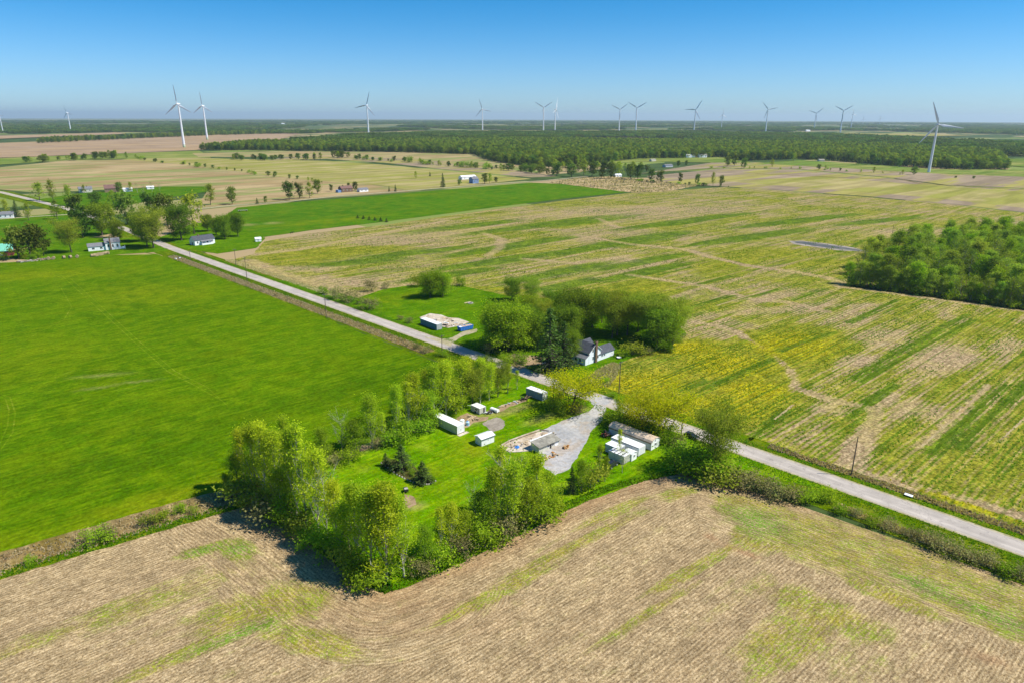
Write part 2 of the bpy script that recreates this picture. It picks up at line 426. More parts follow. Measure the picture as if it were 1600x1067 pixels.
# ------------------------------------------------------------------ surfaces: sheets
def inside(X, Y, poly):
    r = np.zeros(X.shape, bool); n = len(poly); j = n - 1
    for i in range(n):
        xi, yi = poly[i]; xj, yj = poly[j]
        c = ((yi > Y) != (yj > Y)) & (X < (xj - xi) * (Y - yi) / ((yj - yi) or 1e-9) + xi)
        r ^= c; j = i
    return r

def pdist(X, Y, line, closed=False):
    """distance to a polyline"""
    d = np.full(X.shape, 1e9); pts = list(line) + ([line[0]] if closed else [])
    for (ax, ay), (bx, by) in zip(pts[:-1], pts[1:]):
        ux, uy = bx - ax, by - ay; L2 = ux * ux + uy * uy or 1e-9
        t = np.clip(((X - ax) * ux + (Y - ay) * uy) / L2, 0, 1)
        d = np.minimum(d, np.hypot(X - ax - t * ux, Y - ay - t * uy))
    return d

def PX(*pts):
    return [P(*p) for p in pts]

def region(name, poly, mat, lift=0.03, res=6.0, jit=0.0, attrs=None, edge=None, parent=None, kind='structure', rows=None):
    """a sheet of ground with an uneven outline, triangulated finely enough to carry masks"""
    out = []; n = len(poly); edge = edge or res
    for i in range(n):
        a, b = Vector(poly[i]), Vector(poly[(i + 1) % n]); L = (b - a).length; k = max(1, int(L / edge))
        nr = Vector((-(b - a).y, (b - a).x)) / (L or 1)
        for j in range(k):
            p = a + (b - a) * (j / k)
            if jit: p = p + nr * jit * (mnoise.noise((p.x / (jit * 6), p.y / (jit * 6), 3.1)) * 1.2 + mnoise.noise((p.x / (jit * 1.6), p.y / (jit * 1.6), 9.7)) * 0.6)
            out.append(p)
    m = len(out); bp = np.array([(p.x, p.y) for p in out])
    lo, hi = bp.min(0), bp.max(0)
    gx, gy = np.meshgrid(np.arange(lo[0], hi[0], res), np.arange(lo[1], hi[1], res * 0.87))
    gx[1::2] += res / 2
    gx, gy = gx.ravel(), gy.ravel(); bl = [tuple(p) for p in bp]
    ok = inside(gx, gy, bl)
    gx, gy = gx[ok], gy[ok]
    if len(gx):
        ok = pdist(gx, gy, bl, True) > res * 0.35 if m < 600 else np.ones(len(gx), bool)
        gx, gy = gx[ok], gy[ok]
    vs = out + [Vector((a, b)) for a, b in zip(gx.tolist(), gy.tolist())]
    r = delaunay_2d_cdt(vs, [(i, (i + 1) % m) for i in range(m)], [list(range(m))], 1, 1e-4)
    co = np.array([(v.x, v.y) for v in r[0]])
    X, Y = co[:, 0], co[:, 1]
    V = np.column_stack([X, Y, -(X * X + Y * Y) / (2 * REARTH) + lift])
    fs = np.array([f for f in r[2] if len(f) == 3], dtype=np.int32)
    A = co[fs[:, 0]]; Bq = co[fs[:, 1]]; C = co[fs[:, 2]]
    neg = ((Bq[:, 0] - A[:, 0]) * (C[:, 1] - A[:, 1]) - (Bq[:, 1] - A[:, 1]) * (C[:, 0] - A[:, 0])) < 0
    fs[neg] = fs[neg][:, ::-1]
    me = fast_mesh(name, V, fs, [mat], 3)
    col = np.zeros((len(V), 4), dtype=np.float32); col[:, 3] = 1
    if attrs is not None:
        mk = attrs(X, Y)
        for i, q in enumerate(mk): col[:, i] = np.clip(q, 0, 1)
    ca = me.color_attributes.new('mask', 'FLOAT_COLOR', 'POINT'); ca.data.foreach_set('color', col.ravel())
    if rows is not None:
        uv = me.uv_layers.new(name='rows'); li = fs.ravel(); zone = np.repeat(rows(X[fs].mean(1), Y[fs].mean(1)), 3)
        rc, rl = rows(X[li], Y[li], zone); uv.data.foreach_set('uv', np.column_stack([rc, rl]).astype(np.float32).ravel())
    o = link(bpy.data.objects.new(name, me), parent)
    if kind: o['kind'] = kind
    return o

def soft(d, w, f=0.5):
    return np.clip(1.0 - (d - w) / (w * f + 1e-6), 0, 1)

def blob(X, Y, px, py, rx, ry, ang=0.0):
    cx, cy = P(px, py); c, s = math.cos(ang), math.sin(ang)
    u = ((X - cx) * c + (Y - cy) * s) / rx; v = (-(X - cx) * s + (Y - cy) * c) / ry
    return np.clip(1.35 - np.hypot(u, v), 0, 1)

# the plain to the horizon
nv, nf = [], []
radii = [0.0] + [30 * 1.07 ** i for i in range(112)]
SEG = 96
for i, r in enumerate(radii):
    for j in range(SEG):
        a = 2 * math.pi * j / SEG
        nv.append((r * math.cos(a), r * math.sin(a), gz(r, 0) - 0.02 - min(3.0, r * 0.00012)))
for i in range(len(radii) - 1):
    for j in range(SEG):
        nf.append((i * SEG + j, i * SEG + (j + 1) % SEG, (i + 1) * SEG + (j + 1) % SEG, (i + 1) * SEG + j))
gm = fast_mesh('ground', [v for v in nv], [f[::-1] for f in nf], [M_ground], 4)
bm = bmesh.new(); bm.from_mesh(gm); bmesh.ops.remove_doubles(bm, verts=bm.verts, dist=1e-4); bmesh.ops.recalc_face_normals(bm, faces=bm.faces)
if sum(f.normal.z for f in bm.faces) < 0: bmesh.ops.reverse_faces(bm, faces=bm.faces)
bm.to_mesh(gm); bm.free()
tag(link(bpy.data.objects.new('ground', gm)), kind='structure')

# the road: a straight line through the survey, then a slight bend by the far farms
RA, RB = Vector(P(1600, 857)), Vector(P(265, 387))
RDIR = (RB - RA).normalized(); RNOR = Vector((-RDIR.y, RDIR.x))          # RNOR points to the near-left side
ROAD = [RA - RDIR * 160, RB, Vector(P(205, 362)), Vector(P(150, 341.5)), Vector(P(100, 325)), Vector(P(0, 300.5)), Vector(P(-160, 283))]
def offs(line, d0, d1):
    """closed outline between two offsets of a polyline (positive = left of travel = towards the camera)"""
    def o(d):
        r = []
        for i, p in enumerate(line):
            t = ((line[min(i + 1, len(line) - 1)] - line[max(i - 1, 0)])).normalized()
            r.append(p + Vector((-t.y, t.x)) * d)
        return r
    return [(p.x, p.y) for p in o(d0)] + [(p.x, p.y) for p in reversed(o(d1))]
def on_road(s, d):
    p = RA + RDIR * s + RNOR * d
    return (p.x, p.y)
def road_sd(px, py):
    q = Vector(P(px, py)) - RA
    return q.dot(RDIR), q.dot(RNOR)

# hay meadow, left
def meadow_mask(X, Y):
    z = np.zeros_like(X)
    dry = np.maximum.reduce([blob(X, Y, 160, 586, 10, 1.8, 0.25), blob(X, Y, 215, 596, 7, 0.9, 0.35) * 1.3, blob(X, Y, 150, 606, 6, 1.2, 0.4)]) * 0.5
    yel = np.maximum.reduce([blob(X, Y, 60, 430, 60, 16, 0.2) * 0.5, blob(X, Y, 240, 460, 40, 25) * 0.4, blob(X, Y, 30, 560, 30, 30) * 0.25, blob(X, Y, 300, 770, 40, 6, 0.6) * 0.6])
    drk = np.maximum(blob(X, Y, 200, 720, 40, 8, 0.5), blob(X, Y, 500, 620, 60, 10, 0.7)) * 0.35
    return dry, yel, drk
region('hay_field', PX((-420, 960), (0, 874), (120, 838), (250, 800), (372, 766)) + PX((520, 735), (830, 622)) + [on_road(150, 16), on_road(300, 15), on_road(480, 15), on_road(507, 22)] + PX((240, 398), (160, 399), (60, 408), (-60, 414), (-500, 430)),
       M_green, 0.03, 1.9, 0.7, meadow_mask, edge=3)
M_track = mat_grass('pressed_grass', C(96, 138, 8), C(112, 146, 12), C(150, 168, 40), dryamt=0.5)
for line in (((95, 430), (150, 480), (205, 530), (262, 580), (310, 605), (345, 625)), ((104, 430), (160, 481), (217, 533), (274, 580), (324, 605), (356, 634)), ((-20, 619), (0, 619.5), (8, 622), (14, 640), (12, 665), (0, 692)), ((-20, 616), (0, 616), (16, 620), (24, 645), (20, 675), (0, 704)),
             ((20, 545), (60, 520), (100, 500), (112, 480), (95, 450)), ((84, 590), (120, 577), (180, 577), (235, 585), (262, 580)), ((95, 596), (150, 584), (200, 584)), ((130, 612), (180, 596), (236, 590), (246, 595), (205, 606), (160, 612))):
    region('wheel_track', offs([Vector(p) for p in PX(*line)], -0.2, 0.2), M_track, 0.055, 3, 0.08, edge=1.0)
# ditch strip between meadow and stubble
region('dry_grass_strip', PX((-440, 975), (0, 862), (120, 829), (250, 790), (375, 758), (400, 772), (385, 787), (290, 815), (150, 858), (0, 903), (-440, 1030)), M_dryv, 0.05, 4, 0.5, edge=2)
region('weedy_field_edge', PX((-440, 1010), (0, 893), (150, 850), (290, 808), (384, 782), (386, 790), (290, 818), (150, 860), (0, 905), (-440, 1032)), M_verge, 0.07, 3, 0.4, edge=1.5)

# corn stubble, foreground
PROP = PX((385, 785), (420, 806), (470, 838), (520, 872), (560, 905), (600, 925), (640, 912), (730, 872), (800, 838), (880, 797), (960, 762), (1010, 748), (1060, 738))
HEDGE_R = PX((1060, 738), (1110, 745), (1160, 762), (1250, 790), (1350, 825), (1450, 858), (1600, 908), (1800, 972))
n_dir = (math.cos(N_ANG), math.sin(N_ANG)); r_dir = (math.cos(math.radians(-45)), math.sin(math.radians(-45)))
def stub_rows(X, Y, zone=None):
    a = math.radians(41); c, s = math.cos(a), math.sin(a)
    d1 = pdist(X, Y, PROP[:7]); d2 = pdist(X, Y, HEDGE_R); d3 = pdist(X, Y, PROP[5:])
    if zone is None:                      # which way the drill went here: 0 main rows, 1..3 headlands
        wob = 1.6 * np.sin(X * 0.31) + 1.2 * np.sin(Y * 0.47)
        z = np.zeros(X.shape, int); z[d1 < 20 + wob] = 1; z[(d2 < 22 + wob) & (d2 < d3)] = 2; z[(d3 < 12) & (d3 <= d2) & (d3 < d1)] = 3
        return z
    rc, rl = -X * s + Y * c, X * c + Y * s; al = X * r_dir[0] + Y * r_dir[1]
    for k, d in ((1, d1), (2, d2), (3, d3)): rc = np.where(zone == k, d, rc)
    rl = np.where((zone == 1) | (zone == 2), al, rl)
    return rc, rl
def stub_mask(X, Y):
    g = np.maximum.reduce([blob(X, Y, 1170, 800, 9, 6, -0.8), blob(X, Y, 1185, 838, 6, 5, 0.7), blob(X, Y, 1290, 850, 22, 10, -0.75) * 0.8, blob(X, Y, 1450, 900, 30, 9, -0.75) * 0.85, blob(X, Y, 1540, 960, 16, 5, -0.75) * 0.9,
        blob(X, Y, 372, 858, 4, 3, -0.6), blob(X, Y, 320, 858, 6, 2, 0.6) * 0.9, blob(X, Y, 425, 950, 12, 6, 0.4) * 0.7, blob(X, Y, 480, 1000, 10, 3, -0.3) * 0.9, blob(X, Y, 340, 1000, 18, 2.0, 0.65) * 0.9,
        blob(X, Y, 200, 950, 18, 4, 0.65) * 0.42, blob(X, Y, 60, 1000, 12, 3, 0.65) * 0.45, blob(X, Y, 780, 925, 16, 1.6, 0.66) * 0.85, blob(X, Y, 900, 850, 22, 1.8, 0.66) * 0.65, blob(X, Y, 960, 800, 12, 2, 0.66) * 0.7,
        blob(X, Y, 1080, 890, 14, 1.6, 0.62) * 0.75, blob(X, Y, 1010, 960, 18, 1.3, 0.66) * 0.6, blob(X, Y, 1280, 950, 12, 5, -0.7) * 0.5, blob(X, Y, 1390, 930, 10, 3, -0.75) * 0.9, blob(X, Y, 1230, 1000, 12, 5, 0.6) * 0.5, blob(X, Y, 1060, 770, 8, 2.5, 0.5) * 0.6])
    v = np.maximum.reduce([blob(X, Y, 1180, 815, 9, 6, -0.6), blob(X, Y, 372, 858, 4, 3), blob(X, Y, 320, 858, 6, 2, 0.6), blob(X, Y, 1440, 915, 8, 3, -0.8), blob(X, Y, 375, 990, 9, 2, 0.6), blob(X, Y, 1560, 965, 8, 3, -0.8)])
    s = np.maximum(soft(pdist(X, Y, PROP), 2.0, 2.5) * 0.8, soft(pdist(X, Y, PX((1108, 838), (1130, 850), (1178, 868))), 0.7, 1.0))
    s = np.maximum(s, soft(pdist(X, Y, HEDGE_R), 1.5, 1.5) * 0.4)
    s = np.maximum(s, blob(X, Y, 1545, 1030, 4, 1.5, -0.5)); s = np.maximum(s, blob(X, Y, 620, 950, 22, 7, -0.1) * 0.55)
    return g, s, v
region('corn_stubble_field', PX((-440, 1026), (0, 899), (150, 855), (290, 813)) + PROP + HEDGE_R[1:] + PX((1900, 1200), (1300, 1450), (300, 1450), (-500, 1300)), M_stub, 0.04, 1.15, 0.0, stub_mask, rows=stub_rows)

# weedy crop field beyond the road
GREEN_STRIPS = [PX((1105, 604), (1160, 580), (1210, 559)), PX((1222, 549), (1260, 535), (1300, 519)), PX((1453, 709), (1510, 655), (1572, 600)), PX((1330, 592), (1420, 540), (1512, 493)), PX((1345, 596), (1430, 550), (1520, 500)),
    PX((1500, 700), (1560, 640), (1640, 570)), PX((1060, 612), (1105, 594)), PX((1150, 470), (1180, 462), (1215, 452)), PX((1075, 480), (1120, 468), (1150, 462)), PX((1090, 445), (1140, 432)), PX((1140, 710), (1200, 665), (1230, 640)),
    PX((1330, 650), (1360, 625), (1400, 600)), PX((1240, 470), (1290, 452)), PX((1325, 505), (1375, 482), (1400, 470)), PX((1310, 395), (1350, 376)), PX((1030, 430), (1080, 418))]
SOIL_TRACKS = [(PX((1075, 502), (1120, 509), (1150, 519), (1176, 534), (1205, 550), (1226, 570), (1240, 588), (1243, 605), (1232, 612)), 1.7), (PX((985, 430), (1050, 440), (1100, 447), (1135, 457), (1175, 468), (1232, 473), (1290, 487)), 2.2),
    (PX((755, 365), (783, 374), (781, 388), (762, 400)), 3.0), (PX((900, 368), (985, 382), (1070, 390), (1110, 402), (1165, 415), (1240, 425), (1300, 436), (1322, 447)), 3.0), (PX((1312, 448), (1345, 452), (1420, 462), (1500, 472), (1700, 500)), 2.4),
    (PX((935, 342), (965, 356)), 2.5), (PX((400, 398), (470, 390), (560, 372), (700, 345)), 3), (PX((1440, 697), (1500, 645), (1545, 600)), 0.8), (PX((1240, 605), (1300, 625), (1370, 640), (1345, 690)), 2.0), (PX((1370, 640), (1400, 615)), 1.2),
    (PX((1345, 690), (1330, 730)), 2.6), (PX((1335, 735), (1400, 755), (1500, 780), (1650, 822)), 1.6), (PX((390, 408), (440, 430), (560, 462), (640, 447)), 4.5), (PX((820, 405), (900, 412), (980, 400)), 2.5)]
def crop_mask(X, Y):
    soil = np.zeros_like(X)
    for l, w in SOIL_TRACKS: soil = np.maximum(soil, soft(pdist(X, Y, l), w * 0.55, 1.8) * 0.8)
    for b in ((1370, 530, 18, 9, 0.7), (1200, 485, 22, 6, 0.3), (1330, 560, 12, 8, 0.2), (970, 408, 14, 8, 0.5), (1000, 330, 120, 40, 0.3), (640, 370, 60, 25, 0.6), (1480, 560, 22, 9, 0.7), (1430, 640, 10, 8, 0.6), (1570, 540, 14, 5, 0.7), (1300, 640, 7, 5, 0.2), (1390, 365, 30, 14, 0.4), (955, 595, 7, 3, 0.9), (480, 420, 22, 9, 0), (540, 440, 30, 8, -0.4)):
        soil = np.maximum(soil, blob(X, Y, *b) * 0.5)
    yel = np.zeros_like(X)
    for b in ((1010, 600, 26, 15, 0.5), (1100, 640, 32, 16, 0.2), (1140, 570, 24, 22, 0.4), (1180, 610, 18, 14, 0.4), (1080, 545, 20, 12, 0.2), (1240, 720, 6, 1.6, -0.75), (1500, 785, 18, 1.6, -0.78), (1180, 690, 9, 2, -0.75), (1300, 730, 10, 1.6, -0.75), (990, 455, 40, 16, 0.7), (1130, 415, 60, 24, 0.6), (1280, 410, 40, 14, 0.3), (470, 405, 40, 26, 0.4), (520, 395, 60, 20, 0.5), (780, 452, 16, 4, -0.3), (1200, 400, 60, 30, 0.4), (960, 612, 9, 6, 0), (1240, 540, 30, 22, 0.7)):
        yel = np.maximum(yel, blob(X, Y, *b))
    yel = np.maximum(yel * np.clip((460 - Y) / 160, 0.35, 1), 0.12 * np.clip((420 - Y) / 220, 0, 1))
    g = np.zeros_like(X)
    for l in GREEN_STRIPS: g = np.maximum(g, soft(pdist(X, Y, l), 0.9, 1.6) * 0.22)
    for b in ((880, 425, 46, 7, 0.7), (800, 385, 60, 9, 0.72), (940, 385, 60, 8, 0.7), (1000, 375, 60, 12, 0.7), (860, 350, 90, 10, 0.7), (1010, 425, 40, 6, 0.7), (560, 410, 30, 8, 0.5), (720, 355, 60, 10, 0.7), (840, 400, 50, 6, 0.7), (760, 410, 40, 7, 0.7), (1080, 345, 80, 10, 0.65), (1180, 370, 70, 9, 0.6), (930, 345, 60, 9, 0.7), (1000, 410, 40, 6, 0.7), (650, 395, 40, 8, 0.6), (1250, 345, 80, 9, 0.55), (1380, 345, 60, 8, 0.5), (890, 445, 26, 5, 0.7), (700, 430, 34, 6, 0.6)):
        g = np.maximum(g, blob(X, Y, *b) * 0.60)
    return soil, yel, g
region('crop_field', [on_road(-150, -9), on_road(0, -9), on_road(130, -9), on_road(300, -10), on_road(380, -11), on_road(430, -12)] + PX((395, 398), (412, 378), (480, 366), (600, 352), (760, 329), (880, 314), (985, 302), (1130, 293), (1350, 308), (1500, 322), (1640, 338), (2100, 380), (2300, 560)), M_crop, 0.03, 2.3, 0.8, crop_mask)

M_strip = mat_grass('drilled_green', C(72, 106, 18), C(92, 122, 26), C(120, 140, 40), dry=C(150, 142, 70), dryamt=0.9)
for l in GREEN_STRIPS:
    region('drilled_strip', offs([Vector(p) for p in l], -0.55, 0.55), M_strip, 0.05, 2.0, 0.45, edge=1.2)
M_pale = mat_grass('pale_tramline', C(196, 176, 128), C(178, 164, 108), C(212, 192, 146))
for l in (((1440, 697), (1500, 645), (1545, 600)), ((1300, 580), (1352, 552), (1385, 535)), ((1400, 585), (1455, 552)), ((1210, 655), (1240, 632)), ((1560, 690), (1610, 645)), ((980, 400), (1040, 384)), ((860, 392), (905, 382)), ((1120, 478), (1160, 466))):
    region('field_tramline', offs([Vector(p) for p in PX(*l)], -0.35, 0.35), M_pale, 0.052, 2.0, 0.25, edge=1.2)
# verges along the road
for nm, d0, d1, mt, lf, j in (('road_verge', 3.2, 15.0, M_verge, 0.05, 0.5), ('road_verge', -3.2, -9.5, M_verge, 0.05, 0.5)):
    region(nm, offs(ROAD, d0, d1), mt, lf, 5, j, edge=4)
region('dry_ditch', offs([Vector(on_road(s, 0)) for s in np.arange(195, 470, 8)], 8.2, 13.6), M_dryv, 0.07, 3, 0.6, edge=2.5)
region('dry_ditch', offs([Vector(on_road(s, 0)) for s in np.arange(-120, 62, 8)], -6.2, -8.8), M_dryv, 0.07, 3, 0.4, edge=2.5)
region('dry_ditch', offs([Vector(on_road(s, 0)) for s in np.arange(300, 430, 8)], -8.2, -13.5), M_dryv, 0.07, 3, 1.2, edge=2.5)
region('dry_ditch', offs([Vector(on_road(s, 0)) for s in np.arange(-150, 36, 8)], 10.5, 13.2), M_dryv, 0.07, 3, 0.5, edge=2.5)
region('road_shoulder', offs(ROAD, -3.75, 3.75), M_shoulder, 0.065, 8, 0.18, edge=1.5)
region('road', offs(ROAD, -3.1, 3.1), M_road, 0.075, 8, 0.06, edge=2.0)

# the lot in the middle: lawn, drive, bare patches
def lawn_mask(X, Y):
    d = np.maximum.reduce([blob(X, Y, 850, 653, 8, 2.4, 0.7) * 0.5, blob(X, Y, 805, 640, 9, 2, 0.7) * 0.6, blob(X, Y, 780, 645, 10, 2, 0.65) * 0.6, blob(X, Y, 560, 705, 12, 1.4, 0.7) * 0.7, blob(X, Y, 620, 678, 9, 1.2, 0.6) * 0.7, blob(X, Y, 645, 790, 3, 2) * 0.7, blob(X, Y, 735, 655, 6, 4, 0.6) * 0.7, blob(X, Y, 905, 642, 8, 1.5, 0.6) * 0.4])
    y = np.maximum.reduce([blob(X, Y, 740, 700, 9, 6, 0.5) * 0.7, blob(X, Y, 840, 635, 9, 4, 0.7) * 0.6, blob(X, Y, 700, 730, 10, 4, 0.4) * 0.5, blob(X, Y, 870, 650, 9, 2, 0.7) * 0.7])
    g = np.maximum.reduce([blob(X, Y, 600, 720, 10, 3, 0.6) * 0.3, blob(X, Y, 680, 760, 7, 6) * 0.25])
    return d, y, g
region('lot_lawn', PX((385, 786), (470, 839), (560, 906), (600, 926), (640, 913), (800, 839), (880, 798), (1010, 749), (1062, 739), (1112, 746), (1165, 738)) + [on_road(36, 3.9), on_road(150, 3.9), on_road(170, 14)] + PX((700, 640), (560, 690), (480, 735), (400, 762)), M_lawn, 0.085, 1.6, 0.4, lawn_mask, edge=1.2)
region('gravel_driveway', PX((918, 622), (940, 616.5), (958, 622), (948, 634), (946, 645), (938, 660), (925, 672), (916, 690), (903, 712), (888, 734), (868, 742), (846, 728), (842, 712), (838, 700), (836, 684), (846, 673), (868, 662), (893, 652), (920, 643), (928, 634)), M_drive, 0.10, 1.5, 0.35, edge=0.8)
region('ash_patch', PX((752, 662), (760, 655), (776, 652), (789, 658), (791, 665), (780, 671), (768, 676), (762, 671)), M_ash, 0.105, 1.2, 0.8, edge=0.5)
region('bare_patch', PX((713, 655), (730, 645), (748, 652), (765, 650), (762, 655), (740, 660), (728, 668)), M_dirt, 0.103, 1.2, 0.6, edge=0.5)
region('bare_patch', PX((776, 639), (800, 628), (822, 622), (822, 627), (800, 634), (782, 643)), M_dirt, 0.103, 1.2, 0.6, edge=0.5)
region('bare_patch', PX((632, 772), (644, 776), (650, 788), (640, 794), (630, 786)), M_dirt, 0.103, 1.2, 0.6, edge=0.5)
region('garden_bed', PX((594, 722), (606, 715), (640, 725), (670, 745), (682, 750), (668, 757), (645, 754), (620, 742), (604, 732)), M_hfloor, 0.105, 1.2, 0.25, edge=0.6)
region('bare_patch', PX((540, 708), (560, 697), (600, 684), (625, 674), (628, 679), (600, 691), (565, 706), (548, 714)), M_dirt, 0.103, 1.2, 0.6, edge=0.5)
region('tall_grass_edge', PX((600, 928), (642, 915), (800, 842), (880, 800), (962, 764), (1012, 750), (1062, 740), (1058, 733), (1000, 741), (950, 757), (870, 790), (790, 828), (640, 900), (605, 915)), M_rank, 0.12, 1.5, 0.4, edge=0.8)
region('hedge_floor', PX((362, 768), (388, 754), (470, 800), (560, 862), (610, 895), (612, 920), (596, 926), (556, 904), (470, 840), (384, 786)), M_hfloor, 0.125, 2, 0.5, edge=1)

# house lot across the road
def yard_mask(X, Y):
    return (blob(X, Y, 735, 474, 3, 1.5) * 0.7, soft(pdist(X, Y, PX((590, 470), (620, 476), (638, 484))), 0.5, 1.0) * 0.6 + blob(X, Y, 620, 465, 20, 10, 0.6) * 0.3, blob(X, Y, 900, 530, 26, 16, 0.7) * 0.5)
region('house_yard', [on_road(228, -4.2), on_road(300, -4.2), on_road(352, -4.2), on_road(352, -8)] + PX((560, 466), (600, 452), (645, 446), (720, 447), (790, 462), (880, 470), (960, 480), (1060, 505), (1072, 522), (1040, 545), (985, 560), (940, 580), (905, 592)), M_yard, 0.085, 3.2, 0.6, yard_mask, edge=1.6)
region('dirt_driveway', PX((655, 522), (668, 528), (690, 530), (706, 528), (722, 519), (745, 514), (745, 519), (722, 526), (707, 536), (704, 542), (690, 536), (668, 529)), M_shoulder, 0.10, 1.5, 0.4, edge=1)
region('dirt_driveway', PX((790, 557), (806, 552), (835, 556), (858, 560), (858, 568), (835, 570), (812, 578), (800, 572)), M_dirt, 0.10, 1.5, 0.4, edge=1)
region('dead_brush_bank', PX((920, 590), (940, 576), (958, 568), (968, 572), (962, 588), (950, 604), (930, 606)), M_dryv, 0.11, 1.6, 0.6, edge=1)

# pastures and far fields (each a sheet a little above the plain)
region('pasture', PX((412, 371), (480, 361), (600, 347), (760, 326), (880, 311), (985, 300.5), (900, 289), (830, 286), (600, 305), (430, 319), (370, 325), (340, 345), (345, 375)), M_past, 0.06, 12, 0.8, lambda X, Y: (soft(pdist(X, Y, PX((385, 352), (430, 349), (452, 343))), 0.8, 1.0) * 0.8, np.maximum(blob(X, Y, 660, 305, 40, 12, 0.7), blob(X, Y, 520, 345, 60, 12, 0.7)) * 0.45, blob(X, Y, 420, 342, 25, 14, 0.6) * 0.35), edge=8)
region('farm_lawn', PX((60, 408), (160, 400), (262, 393), (258, 384), (205, 372), (140, 372), (60, 385), (-30, 400)), M_yard, 0.065, 8, 1.0, edge=4)
region('farm_lawn', PX((285, 388), (340, 397), (400, 388), (415, 372), (345, 345), (300, 350), (250, 372)), M_yard, 0.075, 8, 1.0, edge=4)
region('farm_pasture', PX((-60, 400), (60, 385), (140, 372), (200, 360), (150, 344), (100, 333), (0, 342), (-120, 350)), M_past, 0.055, 14, 1.0, edge=8)
region('farmstead_grass', PX((60, 312), (130, 302), (260, 292), (330, 290), (325, 300), (260, 310), (150, 330), (100, 322)), M_past, 0.08, 14, 1.0, edge=8)
region('tan_field', PX((-400, 320), (0, 297), (60, 302), (150, 298), (260, 292), (330, 292), (300, 330), (370, 322), (430, 316), (520, 308), (640, 300), (560, 286), (470, 281), (380, 270), (280, 257), (190, 250), (100, 252), (0, 262), (-400, 280)), M_tan, 0.10, 40, 1.5, edge=25)
region('olive_field', PX((190, 250), (280, 257), (380, 270), (470, 281), (600, 291), (640, 299), (760, 288), (830, 280), (700, 268), (600, 258), (510, 252), (420, 250), (330, 248), (230, 245)), M_olive, 0.12, 50, 1.5, edge=30)
region('grey_field', PX((420, 252), (510, 249), (600, 255), (700, 266), (830, 278), (870, 276), (800, 266), (700, 254), (620, 248), (520, 246), (440, 247)), M_mauve, 0.18, 50, 1.5, edge=30)
region('tan_strip', PX((400, 246), (520, 246), (620, 248), (700, 254), (800, 265), (830, 262), (760, 250), (740, 241), (600, 238), (440, 237), (300, 240), (310, 246)), M_tan, 0.24, 60, 1.5, edge=30)
region('olive_field', PX((-300, 262), (0, 258), (100, 251), (190, 249), (330, 247), (312, 236), (200, 240), (0, 248), (-300, 254)), M_oliveg, 0.22, 60, 1.5, edge=40)
region('ploughed_field', PX((-400, 252), (0, 247), (200, 240), (315, 235), (440, 218), (470, 209), (400, 208), (300, 213), (150, 219), (0, 224), (-400, 236)), M_pink, 0.5, 90, 2, edge=50)
region('brush_field', PX((860, 286), (900, 279), (960, 276), (1060, 288), (1090, 291), (1040, 300), (990, 302)), M_brushf, 0.14, 12, 1.5, edge=8)
region('grey_field', PX((1060, 289), (1130, 292), (1350, 307), (1500, 321), (1640, 337), (2200, 380), (2200, 300), (1600, 296), (1480, 291), (1380, 278), (1240, 266), (1130, 264), (1010, 276)), M_mauve, 0.13, 25, 1.5, edge=15)
region('olive_field', PX((1130, 284), (1280, 276), (1420, 288), (1600, 300), (1900, 330), (1900, 352), (1640, 330), (1450, 309), (1300, 297)), M_olive, 0.17, 25, 1.5, edge=15)
region('grey_field', PX((1000, 272), (1130, 263), (1250, 265), (1380, 277), (1480, 290), (1600, 295), (2000, 310), (2000, 286), (1600, 277), (1460, 272), (1360, 266), (1260, 258), (1130, 252)), M_mauve, 0.26, 40, 1.5, edge=25)
region('olive_field', PX((1180, 256), (1360, 266), (1460, 272), (1600, 277), (2000, 288), (2000, 272), (1600, 266), (1460, 265), (1330, 256), (1250, 251)), M_oliveg, 0.34, 50, 1.5, edge=30)
region('green_field', PX((930, 258), (1000, 253), (1180, 256), (1140, 248), (1040, 244), (880, 246)), M_oliveg, 0.36, 50, 1.5, edge=30)
region('pale_field', PX((640, 206), (760, 204.5), (900, 205), (1060, 204.5), (1060, 206.5), (900, 208), (760, 207.5), (640, 208)), M_tan, 2.6, 160, 2, edge=120)
region('pale_field', PX((1320, 209), (1450, 211), (1520, 213), (1450, 214), (1320, 211)), M_olive, 2.6, 160, 2, edge=120)
region('green_field', PX((1420, 222), (1600, 225), (1900, 230), (1900, 236), (1600, 230), (1440, 225)), M_oliveg, 1.6, 120, 2, edge=80)
region('green_field', PX((1560, 250), (1620, 248), (1900, 252), (1900, 266), (1600, 262), (1555, 258)), M_oliveg, 0.8, 90, 2, edge=60)
region('pale_field', PX((-200, 217), (0, 213), (180, 208), (200, 210), (0, 218), (-200, 222)), M_pink, 1.6, 120, 2, edge=80)
region('far_pond', PX((1500, 206), (1560, 205.5), (1700, 207), (1700, 208.4), (1560, 207.4), (1500, 207.2)), M_water, 3.4, 160, 0, edge=120)
# side road across the fields and the lane by the grey field
SIDE = [Vector(p) for p in PX((-200, 340), (0, 325), (60, 321.5), (100, 319))]
region('side_road', offs([Vector(p) for p in PX((300, 328), (372, 321), (430, 317.5), (520, 308), (640, 298.5), (760, 289), (850, 283), (920, 276))], -3.2, 3.2), M_shoulder, 0.20, 12, 0.2, edge=8)
region('side_road', offs([Vector(p) for p in PX((-200, 352), (0, 343), (60, 338.5), (105, 336), (135, 337))], -2.6, 2.6), M_shoulder, 0.12, 10, 0.2, edge=8)
region('field_lane', offs([Vector(p) for p in PX((1010, 271), (1080, 266), (1130, 262.5), (1190, 258), (1240, 252.5), (1330, 251.5))], -3, 3), M_oliveg, 0.42, 15, 0.2, edge=10)
region('field_pond', PX((1238, 378), (1255, 378.2), (1290, 382.5), (1325, 388), (1346, 391.5), (1342, 393), (1310, 390), (1275, 385), (1245, 380.5)), M_water, 0.075, 4, 0.8, edge=2)
